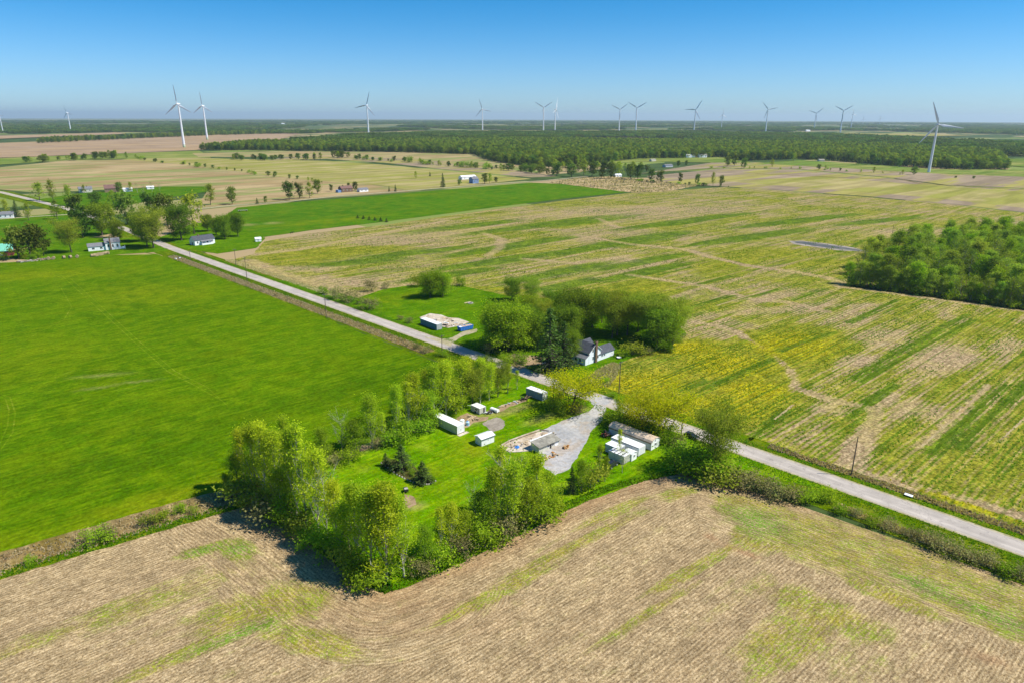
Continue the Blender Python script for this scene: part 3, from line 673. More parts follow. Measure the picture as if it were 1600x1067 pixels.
region('wood_floor', PX((1326, 449), (1420, 460), (1520, 474), (1640, 491), (1830, 514), (1930, 470), (1800, 395), (1640, 362), (1560, 368), (1500, 374), (1440, 384), (1400, 394), (1355, 412), (1332, 432)), M_hfloor, 0.055, 6, 1.5, edge=3)
region('muddy_bank', PX((1232, 377), (1255, 376.6), (1292, 381), (1330, 386.8), (1352, 391.5), (1346, 394), (1308, 391.5), (1270, 386.5), (1240, 382)), M_ash, 0.06, 4, 1.0, edge=2)
region('drain_line', offs([Vector(p) for p in PX((1180, 272), (1330, 279), (1410, 281.5), (1440, 288), (1520, 293), (1620, 299), (1800, 309))], -1.6, 1.6), M_dryv, 0.4, 12, 0.6, edge=8)
# ------------------------------------------------------------------ trees: materials
def mat_leaf(name, c0, c1, c2, trans=0.35, hue=0.035, val=0.5, gain=1.8):
    """thin leaves: two-sided, light shines through; every leaf and every tree a little different"""
    t = NT(name)
    g = t.n('NewGeometry'); oi = t.n('ObjectInfo')
    c = t.mix(t.ss(g.outputs['Random Per Island'], 0.15, 0.6), c0, c1)
    c = t.mix(t.ss(g.outputs['Random Per Island'], 0.72, 1.0, 0, 0.8), c, c2)
    c = t.mix(1.0, c, (gain, gain, gain), 'MULTIPLY')
    hs = t.n('HueSaturation'); t.put(hs.inputs['Color'], c)
    t.put(hs.inputs['Hue'], t.m('ADD', 0.5 - hue / 2, t.m('MULTIPLY', oi.outputs['Random'], hue)))
    w = t.m('FRACT', t.m('MULTIPLY', oi.outputs['Random'], 17.31))
    t.put(hs.inputs['Value'], t.m('ADD', 1.0 - val * 0.45, t.m('MULTIPLY', w, val)))
    d = t.n('BsdfDiffuse'); tr = t.n('BsdfTranslucent'); t.put(d.inputs['Color'], hs.outputs[0])
    tc = t.mix(1.0, hs.outputs[0], (1.05, 1.15, 0.40), 'MULTIPLY'); t.put(tr.inputs['Color'], tc)
    mx = t.n('MixShader'); mx.inputs[0].default_value = min(0.55, trans + 0.12)
    t.t.links.new(d.outputs[0], mx.inputs[1]); t.t.links.new(tr.outputs[0], mx.inputs[2])
    t.t.links.new(mx.outputs[0], t.out.inputs['Surface'])
    return t.mat

L_spring = mat_leaf('spring_leaves', (0.140, 0.175, 0.008), (0.215, 0.258, 0.010), (0.290, 0.320, 0.022), 0.46, gain=2.35)
L_green = mat_leaf('maple_leaves', (0.062, 0.098, 0.008), (0.098, 0.142, 0.010), (0.145, 0.190, 0.018), 0.38, gain=2.2)
L_bright = mat_leaf('fresh_green_leaves', (0.088, 0.138, 0.006), (0.136, 0.195, 0.009), (0.200, 0.255, 0.016), 0.42, gain=2.2)
L_olive = mat_leaf('budding_olive_leaves', (0.098, 0.124, 0.012), (0.146, 0.174, 0.016), (0.200, 0.212, 0.030), 0.40, gain=2.3)
L_willow = mat_leaf('yellow_willow_leaves', (0.230, 0.250, 0.005), (0.330, 0.325, 0.006), (0.420, 0.390, 0.010), 0.42, 0.02, 0.3)
L_spruce = mat_leaf('spruce_needles', (0.034, 0.066, 0.012), (0.060, 0.098, 0.016), (0.100, 0.125, 0.032), 0.15, 0.03, 0.4)
L_brown = mat_leaf('budding_brown_twigs', (0.110, 0.100, 0.040), (0.165, 0.150, 0.058), (0.150, 0.180, 0.030), 0.25)
L_wood = mat_leaf('woodland_leaves', (0.052, 0.082, 0.012), (0.084, 0.122, 0.015), (0.128, 0.160, 0.026), 0.30, 0.06, 0.8, gain=1.75)
L_copse = mat_leaf('young_wood_leaves', (0.088, 0.116, 0.014), (0.125, 0.160, 0.018), (0.175, 0.205, 0.034), 0.44, 0.04, 0.6, gain=2.7)
L_weed = mat_leaf('field_weeds', (0.050, 0.100, 0.008), (0.078, 0.130, 0.010), (0.120, 0.165, 0.014), 0.4, gain=2.3)
L_flower = mat_leaf('yellow_flowers', (0.22, 0.20, 0.004), (0.27, 0.235, 0.004), (0.17, 0.19, 0.008), 0.3)
L_dead = mat_leaf('dead_grass', (0.29, 0.235, 0.135), (0.38, 0.315, 0.185), (0.20, 0.155, 0.085), 0.3)
L_rank = mat_leaf('rank_grass_blades', (0.055, 0.120, 0.003), (0.080, 0.155, 0.004), (0.130, 0.190, 0.008), 0.42, gain=2.3)
def mat_bark(name, c0, c1):
    t = NT(name); v = t.pos(local=True)
    n = t.noise(t.scale(v, (3, 3, 0.6)), 1.0, 4, 0.7)
    return t.surf(t.mix(t.ss(n, 0.35, 0.65), c0, c1), 0.9, 0.15, t.bump(n, 0.03, 0.6))
K_grey = mat_bark('grey_bark', (0.11, 0.095, 0.075), (0.22, 0.20, 0.165))
K_pale = mat_bark('pale_bark', (0.28, 0.26, 0.21), (0.46, 0.44, 0.37))
K_dark = mat_bark('dark_bark', (0.055, 0.045, 0.035), (0.12, 0.10, 0.08))

# ------------------------------------------------------------------ trees: growth
def tubes(paths, sides):
    """tapered tubes along point lists [(xyz, radius), ...]"""
    V, Q = [], []; k = 0
    ca = [(math.cos(2 * math.pi * i / sides), math.sin(2 * math.pi * i / sides)) for i in range(sides)]
    for path in paths:
        for i, (p, r) in enumerate(path):
            q0 = path[max(i - 1, 0)][0]; q1 = path[min(i + 1, len(path) - 1)][0]
            d = (q1 - q0).normalized(); u = d.orthogonal().normalized(); w = d.cross(u)
            for c, s in ca: V.append(p + u * (r * c) + w * (r * s))
        for i in range(len(path) - 1):
            for j in range(sides):
                a = k + i * sides + j; b = k + i * sides + (j + 1) % sides
                Q.append((a, b, b + sides, a + sides))
        k += len(path) * sides
    return np.array([tuple(v) for v in V], dtype=np.float32).reshape(-1, 3), np.array(Q, dtype=np.int32).reshape(-1, 4)

def leaves(centres, size, g, up=0.35, outward=None, asp=0.62):
    """one small four-cornered leaf spray at each centre"""
    n = len(centres)
    nr = g.normal(size=(n, 3)); nr[:, 2] = nr[:, 2] + up * 2
    if outward is not None: nr += outward
    nr /= np.linalg.norm(nr, axis=1, keepdims=True) + 1e-9
    a = g.normal(size=(n, 3)); u = np.cross(nr, a); u /= np.linalg.norm(u, axis=1, keepdims=True) + 1e-9
    w = np.cross(nr, u); s = size * g.uniform(0.55, 1.35, (n, 1))
    u = u * s * 0.5; w = w * s * 0.5 * asp
    V = np.stack([centres - u, centres - w * 1.0 + u * 0.1, centres + u, centres + w * 1.0 + u * 0.1], axis=1).reshape(-1, 3)
    return V.astype(np.float32), np.arange(4 * n, dtype=np.int32).reshape(-1, 4)

def grow(seed, h=12.0, cr=3.0, cb=0.2, limbs=14, rise=0.9, nleaf=2600, leaf=0.34, spread=0.55, tr=0.16, shape='oval', lean=0.03, bush=0, sub=4, twigs=True):
    """trunk with limbs and twigs, leaf sprays gathered round the twigs; returns (wood V,Q), (leaf V,Q)"""
    g = np.random.default_rng(seed); R = random.Random(seed)
    def env(z):
        q = min(max((z / h - cb) / (1 - cb), 0.0), 1.0)
        if shape == 'oval': return cr * max(0.10, math.sin(math.pi * (0.10 + 0.86 * q)) ** 0.75)
        if shape == 'column': return cr * max(0.12, (1 - q ** 2.2) ** 0.8 * (0.55 + 0.45 * min(1, q * 4)))
        if shape == 'round': return cr * max(0.15, math.sqrt(max(0.0, 1 - (2 * (0.06 + 0.92 * q) - 1) ** 2)))
        if shape == 'vase': return cr * (0.30 + 0.70 * math.sin(min(1.0, q * 1.15) * math.pi * 0.62))
        return cr
    paths, tips = [], []
    stems = max(1, bush)
    for st in range(stems):
        a0 = R.uniform(0, 6.28); off = (0.0 if stems == 1 else cr * 0.35)
        base = Vector((off * math.cos(a0) * R.random(), off * math.sin(a0) * R.random(), -0.15))
        top = h * (0.93 if shape in ('column', 'oval') else 0.72) * (1 if stems == 1 else R.uniform(0.6, 1.0))
        tip = Vector((R.gauss(0, lean) * h + (base.x * 2.2 if stems > 1 else 0), R.gauss(0, lean) * h + (base.y * 2.2 if stems > 1 else 0), top))
        tp = []
        for i in range(7):
            q = i / 6; p = base.lerp(tip, q) + Vector((R.gauss(0, 0.012) * h * q, R.gauss(0, 0.012) * h * q, 0))
            tp.append((p, tr * (1 - 0.86 * q) * (1.25 if i == 0 else 1) / (1 if stems == 1 else 1.8)))
        paths.append(tp); tips.append(tp[-1][0])
        nl = max(3, limbs // stems)
        for k in range(nl):
            q = cb * 0.85 + (0.94 - cb * 0.85) * ((k + R.random() * 0.8) / nl) ** 0.9
            q *= top / h if False else 1
            fi = min(5.999, max(0.0, q * h / top * 6)); i = int(fi); s0 = tp[i][0].lerp(tp[i + 1][0], fi - i)
            az = a0 + k * 2.399 + R.uniform(-0.5, 0.5)
            z1 = min(h * 0.99, s0.z + h * R.uniform(0.06, 0.22) * rise * 1.3)
            e = env(z1) * R.uniform(0.62, 1.06)
            end = Vector((s0.x * 0.7 + e * math.cos(az), s0.y * 0.7 + e * math.sin(az), z1))
            mid = s0.lerp(end, 0.5) + Vector((R.gauss(0, 0.05) * e, R.gauss(0, 0.05) * e, -(end.z - s0.z) * 0.10 * (1 if rise > 0 else -1)))
            r0 = tr * (1 - 0.8 * q) * 0.55
            paths.append([(s0, r0), (mid, r0 * 0.65), (end, r0 * 0.22)])
            for m in range(sub):
                t2 = R.uniform(0.35, 1.0); b0 = s0.lerp(mid, t2 * 2) if t2 < 0.5 else mid.lerp(end, t2 * 2 - 1)
                dv = Vector((R.gauss(0, 1), R.gauss(0, 1), R.gauss(0.5, 0.6) * (0.4 + rise))).normalized() * (cr * R.uniform(0.18, 0.42))
                b1 = b0 + dv
                if twigs: paths.append([(b0, r0 * 0.35), (b1, r0 * 0.12)])
                tips.append(b1); tips.append(b0.lerp(b1, 0.5))
            tips.append(end)
    T = np.array([tuple(p) for p in tips], dtype=np.float64)
    wgt = g.gamma(1.6, 1.0, len(T)); wgt /= wgt.sum()          # some twigs are full, others almost bare
    idx = g.choice(len(T), nleaf, p=wgt)
    c = T[idx] + g.normal(size=(nleaf, 3)) * (cr * spread * 0.30) * np.array([1, 1, 0.85])
    c[:, 2] = np.maximum(c[:, 2], 0.12)
    outw = c.copy(); outw[:, 2] = 0; outw /= (np.linalg.norm(outw, axis=1, keepdims=True) + 0.3)
    return tubes(paths, 5), leaves(c, leaf, g, 0.35, outw * 0.6)

def grow_spruce(seed, h=12.0, cr=2.6, tiers=20, leaf=0.42, n_per=15):
    g = np.random.default_rng(seed); R = random.Random(seed); paths, cs = [], []
    paths.append([(Vector((0, 0, -0.1)), 0.02 * h), (Vector((0, 0, h * 0.5)), 0.012 * h), (Vector((0, 0, h)), 0.02)])
    for i in range(tiers):
        q = i / tiers; z = h * (0.05 + 0.93 * q); rr = cr * (1 - q) ** 0.85 + 0.12
        nb = max(4, int(10 * (1 - q) + 4))
        for k in range(nb):
            az = R.uniform(0, 6.28); L = rr * R.uniform(0.7, 1.12); dz = -L * R.uniform(0.10, 0.32)
            e = Vector((L * math.cos(az), L * math.sin(az), z + dz))
            paths.append([(Vector((0, 0, z)), 0.03 + 0.02 * L), (e, 0.012)])
            for m in range(n_per):
                t = R.random() ** 0.6
                cs.append((e.x * t + R.gauss(0, 0.13 * (1 + L * 0.25)), e.y * t + R.gauss(0, 0.13 * (1 + L * 0.25)), z + dz * t + R.gauss(0, 0.10)))
    return tubes(paths, 4), leaves(np.array(cs), leaf, g, 0.5, asp=0.5)

PROTO = {}
def proto(kind, bark, leafm, builds):
    """a few grown individuals of one kind, kept as shared meshes of unit height scale"""
    L = []
    for i, (wood, lf, h) in enumerate(builds):
        tm = fast_mesh(kind + '_trunk', wood[0], wood[1], [bark], 4, smooth=True)
        cm = fast_mesh(kind + '_crown', lf[0], lf[1], [leafm], 4)
        V = np.concatenate([wood[0], lf[0]]); Q = np.concatenate([wood[1], lf[1] + len(wood[0])])
        om = fast_mesh(kind + '_whole', V, Q, [bark, leafm], 4, np.concatenate([np.zeros(len(wood[1]), int), np.ones(len(lf[1]), int)]))
        L.append((tm, cm, om, h))
    PROTO[kind] = L

def G(h, **k):
    w, l = grow(h=h, **k); return (w, l, h)
proto('poplar', K_pale, L_spring, [G(12, seed=11 + i, cr=1.9 + 0.2 * (i % 3), cb=0.08, limbs=26, rise=2.0, nleaf=6600, leaf=0.20, spread=0.62, tr=0.13, shape='column', sub=5) for i in range(5)])
proto('thin_poplar', K_pale, L_spring, [G(11, seed=31 + i, cr=1.7, cb=0.10, limbs=22, rise=2.1, nleaf=3000, leaf=0.19, spread=0.52, tr=0.12, shape='column', sub=4) for i in range(3)])
proto('hedge_tree', K_grey, L_bright, [G(9, seed=41 + i, cr=2.5, cb=0.08, limbs=22, rise=1.2, nleaf=6500, leaf=0.21, spread=0.60, tr=0.14, shape='oval', sub=5) for i in range(3)])
proto('bare_tree', K_pale, L_olive, [G(11, seed=51 + i, cr=3.0, cb=0.15, limbs=18, rise=1.2, nleaf=480, leaf=0.28, spread=0.7, tr=0.15, shape='vase', sub=6) for i in range(2)])
proto('maple', K_dark, L_green, [G(14, seed=61 + i, cr=5.6, cb=0.14, limbs=34, rise=0.7, nleaf=14000, leaf=0.38, spread=0.44, tr=0.30, shape='round', sub=6) for i in range(3)])
proto('round_tree', K_dark, L_bright, [G(13, seed=71 + i, cr=5.6, cb=0.10, limbs=36, rise=0.7, nleaf=15000, leaf=0.36, spread=0.42, tr=0.30, shape='round', sub=6) for i in range(2)])
proto('olive_tree', K_dark, L_olive, [G(15, seed=81 + i, cr=5.2, cb=0.22, limbs=30, rise=0.9, nleaf=14000, leaf=0.31, spread=0.50, tr=0.28, shape='vase', sub=6) for i in range(3)])
proto('willow', K_dark, L_willow, [G(9, seed=91 + i, cr=4.4, cb=0.18, limbs=26, rise=1.0, nleaf=8500, leaf=0.26, spread=0.46, tr=0.22, shape='vase', sub=6, bush=3) for i in range(2)])
proto('shrub', K_grey, L_bright, [G(3, seed=101 + i, cr=1.9, cb=0.05, limbs=16, rise=0.9, nleaf=1100, leaf=0.30, spread=0.70, tr=0.06, shape='round', sub=4, bush=5) for i in range(3)])
proto('brown_shrub', K_grey, L_brown, [G(3, seed=111 + i, cr=1.9, cb=0.04, limbs=20, rise=1.1, nleaf=900, leaf=0.26, spread=0.75, tr=0.06, shape='round', sub=4, bush=6) for i in range(3)])
proto('olive_shrub', K_grey, L_olive, [G(3, seed=121 + i, cr=1.9, cb=0.04, limbs=18, rise=1.0, nleaf=1000, leaf=0.28, spread=0.7, tr=0.06, shape='round', sub=4, bush=6) for i in range(2)])
proto('spruce', K_dark, L_spruce, [(*grow_spruce(131 + i, 12, 2.9 + 0.4 * i), 12) for i in range(3)])
proto('far_tree', K_dark, L_wood, [G(14, seed=141 + i, cr=5.0, cb=0.12, limbs=16, rise=0.8, nleaf=1500, leaf=0.95, spread=0.50, tr=0.28, shape='round', sub=4, twigs=False) for i in range(4)])
proto('far_olive', K_dark, L_olive, [G(14, seed=151 + i, cr=4.6, cb=0.15, limbs=16, rise=0.9, nleaf=1000, leaf=0.85, spread=0.50, tr=0.26, shape='oval', sub=4, twigs=False) for i in range(3)])
proto('wood_tree', K_pale, L_copse, [G(17, seed=161 + i, cr=4.2, cb=0.10, limbs=22, rise=1.1, nleaf=4600, leaf=0.46, spread=0.52, tr=0.20, shape='oval', sub=5) for i in range(3)])
proto('wood_dull', K_pale, L_copse, [G(18, seed=171 + i, cr=4.0, cb=0.12, limbs=20, rise=1.2, nleaf=2300, leaf=0.38, spread=0.62, tr=0.20, shape='oval', sub=4) for i in range(2)])
proto('wood_green', K_grey, L_bright, [G(17, seed=181 + i, cr=4.3, cb=0.10, limbs=22, rise=1.0, nleaf=4600, leaf=0.46, spread=0.52, tr=0.22, shape='oval', sub=4) for i in range(2)])

ORD = ['first', 'second', 'third', 'fourth', 'fifth', 'sixth', 'seventh', 'eighth', 'ninth', 'tenth', 'eleventh', 'twelfth', 'thirteenth', 'fourteenth', 'fifteenth', 'sixteenth', 'seventeenth', 'eighteenth', 'nineteenth', 'twentieth'] + ['twenty-' + k for k in ('first', 'second', 'third', 'fourth', 'fifth', 'sixth', 'seventh', 'eighth', 'ninth')] + ['thirtieth'] + ['thirty-' + k for k in ('first', 'second', 'third', 'fourth', 'fifth', 'sixth', 'seventh', 'eighth', 'ninth')] + ['fortieth']
tree_count = {}
def tree(kind, x, y, h, wide, label, group, name, cat='tree', parts=True, lift=0.0):
    L = PROTO[kind]; k = tree_count.get(kind, 0); tree_count[kind] = k + 1
    tm, cm, om, hp = L[k % len(L)]
    s = h / hp; sx = s * wide
    if parts or kind == 'bare_tree':
        s *= 0.91; e = empty(name, x, y, random.uniform(0, 6.28)); e.scale = (sx, sx, s)
        link(bpy.data.objects.new('trunk' if cat != 'shrub' else 'stems', tm), e)
        link(bpy.data.objects.new('crown' if cat != 'shrub' else 'foliage', cm), e)
    else:
        e = link(bpy.data.objects.new(name, om)); e.location = (x, y, gz(x, y) + lift); e.rotation_euler = (0, 0, random.uniform(0, 6.28)); e.scale = (sx, sx, s)
    return tag(e, label, cat, group)

def tpx(kind, bx, by, ty, wide, label, group=None, name=None, **kw):
    """tree with its foot at pixel (bx, by) and its top at picture row ty"""
    x, y = P(bx, by)
    return tree(kind, x, y, max(0.8, height_at(x, y, ty)), wide, label, group, name or NAME[kind], **kw)
NAME = {'poplar': 'poplar_tree', 'thin_poplar': 'poplar_tree', 'hedge_tree': 'hedge_tree', 'bare_tree': 'budding_tree', 'maple': 'maple_tree', 'round_tree': 'maple_tree', 'olive_tree': 'shade_tree', 'willow': 'willow_tree', 'shrub': 'shrub', 'brown_shrub': 'shrub', 'olive_shrub': 'shrub', 'spruce': 'spruce_tree', 'far_tree': 'field_tree', 'far_olive': 'field_tree', 'wood_tree': 'woodland_tree', 'wood_dull': 'woodland_tree', 'wood_green': 'woodland_tree'}

def row(items, text, group, **kw):
    """trees in a row; text has one {} for the place in the row and one {} for the look"""
    for i, (kind, bx, by, ty, wide) in enumerate(sorted(items, key=lambda q: q[1])):
        look = LOOK[kind]
        tpx(kind, bx, by, ty, wide, text.format(ORD[i], look), group, cat='shrub' if 'shrub' in kind else 'tree', **kw)
LOOK = {'poplar': 'airy yellow-green poplar', 'thin_poplar': 'thin half-leafed poplar', 'hedge_tree': 'bushy green tree', 'bare_tree': 'nearly bare tree', 'maple': 'dense dark green tree', 'round_tree': 'round green tree', 'olive_tree': 'olive-brown budding tree', 'willow': 'yellow willow', 'shrub': 'green shrub', 'brown_shrub': 'brown twiggy shrub', 'olive_shrub': 'olive shrub', 'spruce': 'dark spruce', 'far_tree': 'green tree', 'far_olive': 'olive tree', 'wood_tree': 'fresh green tree', 'wood_dull': 'thinly leafed tree', 'wood_green': 'dark green tree'}

# ------------------------------------------------------------------ trees: the middle lot
row([('hedge_tree', 372, 768, 710, 1.04), ('poplar', 385, 764, 665, 1.04), ('poplar', 402, 778, 658, 1.09), ('thin_poplar', 418, 786, 650, 1.04), ('poplar', 436, 792, 665, 1.14), ('hedge_tree', 452, 805, 725, 1.14), ('poplar', 464, 810, 662, 1.09), ('thin_poplar', 480, 822, 655, 1.04), ('poplar', 497, 832, 700, 1.14), ('bare_tree', 512, 842, 710, 0.74), ('poplar', 530, 856, 745, 1.20), ('hedge_tree', 548, 868, 780, 1.14), ('poplar', 560, 880, 750, 1.14), ('poplar', 582, 897, 755, 1.25), ('poplar', 604, 908, 748, 1.30), ('poplar', 632, 902, 775, 1.20)],
    '{1} {0} from the left in the lot hedgerow facing the meadow corner', 'left hedgerow of the middle lot')
row([('thin_poplar', 415, 762, 650, 1.04), ('poplar', 446, 776, 675, 1.04), ('poplar', 478, 795, 700, 1.04), ('thin_poplar', 452, 760, 642, 0.94), ('hedge_tree', 432, 770, 730, 1.04)],
    '{1}, {0} from the left on the inner side of the left hedgerow', 'inner trees of the left hedgerow')
row([('hedge_tree', 665, 884, 820, 1.02), ('thin_poplar', 690, 868, 785, 1.13), ('poplar', 706, 862, 782, 1.24), ('hedge_tree', 728, 852, 795, 1.13), ('hedge_tree', 752, 838, 770, 1.13), ('poplar', 772, 832, 722, 1.19), ('bare_tree', 795, 818, 690, 0.95), ('poplar', 800, 824, 712, 1.30), ('hedge_tree', 822, 818, 745, 1.24), ('poplar', 838, 808, 705, 1.24), ('hedge_tree', 856, 796, 735, 1.24), ('thin_poplar', 786, 800, 690, 1.13), ('poplar', 815, 798, 705, 1.13), ('bare_tree', 745, 815, 740, 0.8)],
    '{1}, {0} from the left in the front hedgerow beside the stubble', 'front hedgerow of the middle lot')
row([('spruce', 893, 770, 722, 0.75), ('hedge_tree', 908, 768, 716, 0.9), ('olive_shrub', 925, 762, 722, 0.9), ('thin_poplar', 935, 752, 690, 1.1), ('hedge_tree', 945, 752, 712, 0.7), ('thin_poplar', 968, 716, 668, 1.0), ('bare_tree', 972, 738, 690, 0.7)],
    '{1}, {0} from the left between gravel drive and white trailers', 'trees beside the white trailers')
row([('hedge_tree', 505, 722, 668, 1.25), ('bare_tree', 536, 708, 632, 0.9), ('hedge_tree', 555, 708, 655, 1.44), ('poplar', 582, 700, 612, 1.25), ('thin_poplar', 598, 694, 640, 1.25), ('poplar', 621, 682, 596, 1.12), ('thin_poplar', 640, 674, 590, 1.25), ('poplar', 655, 668, 580, 1.31), ('hedge_tree', 668, 664, 608, 1.38), ('poplar', 680, 656, 566, 1.31), ('poplar', 697, 650, 562, 1.38), ('hedge_tree', 712, 646, 590, 1.38), ('poplar', 722, 640, 558, 1.38), ('olive_tree', 738, 637, 562, 0.72), ('poplar', 750, 630, 556, 1.31), ('poplar', 764, 625, 562, 1.38), ('olive_tree', 778, 620, 560, 0.7), ('poplar', 793, 614, 566, 1.25), ('thin_poplar', 808, 608, 576, 1.38)],
    '{1}, {0} from the left in the hedgerow behind the grey storage trailer', 'back hedgerow of the middle lot')
row([('poplar', 668, 645, 572, 1.25), ('poplar', 700, 632, 558, 1.38), ('hedge_tree', 690, 640, 590, 1.25), ('poplar', 735, 615, 552, 1.38), ('olive_tree', 760, 608, 552, 0.7), ('poplar', 640, 660, 600, 1.12)],
    '{1}, {0} from the left on the meadow side of the back hedgerow', 'meadow-side trees of the back hedgerow')
row([('shrub', 490, 742, 712, 1.0), ('brown_shrub', 520, 726, 706, 1.0), ('shrub', 545, 722, 700, 1.1), ('brown_shrub', 590, 700, 682, 1.0), ('shrub', 612, 694, 668, 1.1), ('shrub', 628, 690, 660, 1.0), ('shrub', 655, 676, 650, 1.2), ('shrub', 672, 668, 645, 1.1)],
    '{1}, {0} from the left under the hedgerow at the back of the lawn', 'shrubs under the back hedgerow')
row([('olive_shrub', 376, 782, 742, 1.2), ('olive_shrub', 400, 795, 752, 1.2), ('brown_shrub', 424, 806, 765, 1.2), ('shrub', 446, 820, 785, 1.2), ('olive_shrub', 470, 836, 800, 1.1), ('shrub', 492, 850, 820, 1.1), ('shrub', 515, 866, 830, 1.1), ('olive_shrub', 540, 884, 850, 1.1), ('shrub', 562, 900, 866, 1.1), ('shrub', 590, 914, 880, 1.2), ('brown_shrub', 655, 896, 868, 1.0), ('shrub', 690, 884, 848, 1.0), ('brown_shrub', 720, 868, 838, 1.0), ('shrub', 756, 852, 815, 1.1), ('brown_shrub', 790, 836, 798, 1.1), ('shrub', 832, 818, 780, 1.1), ('shrub', 862, 800, 768, 1.0)],
    '{1}, {0} from the left at the foot of the hedgerow along the stubble', 'shrubs at the foot of the hedgerow')
tpx('spruce', 603, 728, 704, 1.3, 'smallest dark spruce, left end of the garden bed on the lot lawn', 'spruces in the garden bed')
tpx('spruce', 628, 733, 689, 1.6, 'tallest brownish spruce in the garden bed on the lot lawn', 'spruces in the garden bed')
tpx('spruce', 661, 753, 716, 1.9, 'broad dark spruce at the right end of the garden bed', 'spruces in the garden bed')
row([('shrub', 644, 742, 732, 0.8), ('shrub', 676, 752, 742, 0.8), ('shrub', 640, 734, 724, 0.8)], 'small {1}, {0} from the left between the garden bed spruces', 'plants in the garden bed')

# willows and trees along the road
tpx('willow', 892, 637, 570, 1.25, 'yellow willow beside the road next to the blue-grey box trailer', 'yellow willows by the road')
tpx('willow', 1003, 672, 607, 1.05, 'yellow willow left of the two beside the rusty-roofed barn', 'yellow willows by the road')
tpx('willow', 1030, 680, 604, 1.05, 'yellow willow with dark forked trunk behind the rusty-roofed barn', 'yellow willows by the road')
tpx('hedge_tree', 968, 655, 618, 1.0, 'small olive tree at the mouth of the gravel drive', None)
tpx('olive_tree', 1115, 738, 618, 0.85, 'large open-crowned tree between the road and the stubble corner', None, name='shade_tree')
row([('shrub', 955, 662, 640, 1.2), ('shrub', 970, 668, 645, 1.3), ('shrub', 990, 672, 648, 1.2), ('shrub', 1012, 678, 655, 1.2), ('shrub', 1048, 690, 668, 1.3), ('brown_shrub', 1062, 700, 682, 1.1), ('shrub', 870, 640, 618, 1.1), ('brown_shrub', 905, 644, 625, 1.1), ('shrub', 880, 646, 630, 1.1), ('olive_shrub', 858, 636, 620, 1.0)],
    '{1}, {0} from the left in the thicket under the willows', 'thicket under the willows')
row([('shrub', 1062, 726, 696.0, 1.3), ('shrub', 1084, 736, 700.0, 1.4), ('shrub', 1104, 744, 706.0, 1.4), ('olive_shrub', 1124, 750, 715.0, 1.4), ('brown_shrub', 1146, 755, 730.6, 1.4), ('brown_shrub', 1168, 760, 736.3, 1.5), ('brown_shrub', 1190, 768, 744.3, 1.5), ('brown_shrub', 1213, 775, 752.1, 1.5), ('brown_shrub', 1236, 780, 759.3, 1.4), ('shrub', 1264, 782, 761.3, 1.3), ('shrub', 1293, 782, 759.8, 1.0), ('shrub', 1312, 802, 789.4, 1.4), ('brown_shrub', 1336, 806, 794.2, 1.4), ('shrub', 1362, 818, 804.7, 1.4), ('brown_shrub', 1392, 828, 811.7, 1.5), ('brown_shrub', 1418, 838, 823.2, 1.5), ('brown_shrub', 1450, 850, 830.8, 1.5), ('brown_shrub', 1480, 866, 843.8, 1.6), ('brown_shrub', 1508, 872, 854.2, 1.6), ('brown_shrub', 1540, 882, 862.8, 1.5), ('shrub', 1575, 898, 880.2, 1.6), ('brown_shrub', 1600, 906, 886.8, 1.6)],
    '{1}, {0} from the left in the hedge between the stubble and the road', 'roadside hedge beside the stubble')
row([('shrub', 48, 880, 868, 1.0), ('shrub', 150, 848, 826, 1.3), ('brown_shrub', 170, 838, 820, 1.2), ('olive_shrub', 232, 820, 802, 1.2), ('shrub', 257, 812, 796, 1.0), ('shrub', 283, 802, 786, 0.9), ('olive_shrub', 302, 800, 788, 1.0), ('hedge_tree', 355, 778, 738, 0.7)],
    '{1}, {0} from the left in the ditch between meadow and stubble', 'shrubs in the meadow ditch')

# ------------------------------------------------------------------ trees: house lot across the road
tpx('round_tree', 672, 465, 420, 1.05, 'round green tree alone on the lawn, left of its close twin', 'pair of round lawn trees')
tpx('round_tree', 692, 463, 423, 0.95, 'round bright green tree touching its left twin on the lawn', 'pair of round lawn trees')
row([('olive_shrub', 652, 448, 430, 1.0), ('shrub', 719, 447, 432, 1.0), ('brown_shrub', 525, 468, 449, 1.0), ('brown_shrub', 545, 473, 452, 1.1), ('brown_shrub', 574, 483, 463, 1.2), ('brown_shrub', 578, 456, 437, 0.9), ('shrub', 505, 460, 447, 0.9), ('brown_shrub', 603, 452, 441, 0.9), ('shrub', 560, 476, 466, 0.8)],
    '{1}, {0} from the left of the bushes edging the house lawn', 'bushes edging the house lawn')
row([('maple', 800, 470, 429, 0.90), ('olive_tree', 828, 472, 431, 1.05), ('round_tree', 795, 548, 465, 1.15), ('round_tree', 775, 540, 483, 1.00), ('maple', 900, 522, 441, 0.95), ('maple', 925, 512, 449, 0.90), ('maple', 868, 500, 448, 1.05), ('maple', 840, 545, 483, 0.90), ('round_tree', 825, 500, 455, 1.00), ('maple', 885, 535, 471, 0.95), ('olive_tree', 848, 510, 463, 0.90), ('maple', 815, 530, 471, 1.00)],
    '{1}, {0} from the left in the grove left of the farmhouse', 'grove left of the house')
tpx('spruce', 858, 580, 466, 1.0, 'tall dark spruce shading the road left of the house', 'spruces by the house')
tpx('spruce', 880, 574, 492, 1.0, 'dark spruce standing between the tall spruce and the house', 'spruces by the house')
tpx('maple', 892, 566, 512, 0.8, 'dense green tree pressing against the left wall of the house', None)
tpx('bare_tree', 878, 540, 500, 0.9, 'pale leafless tree among the dark trees left of the house', None)
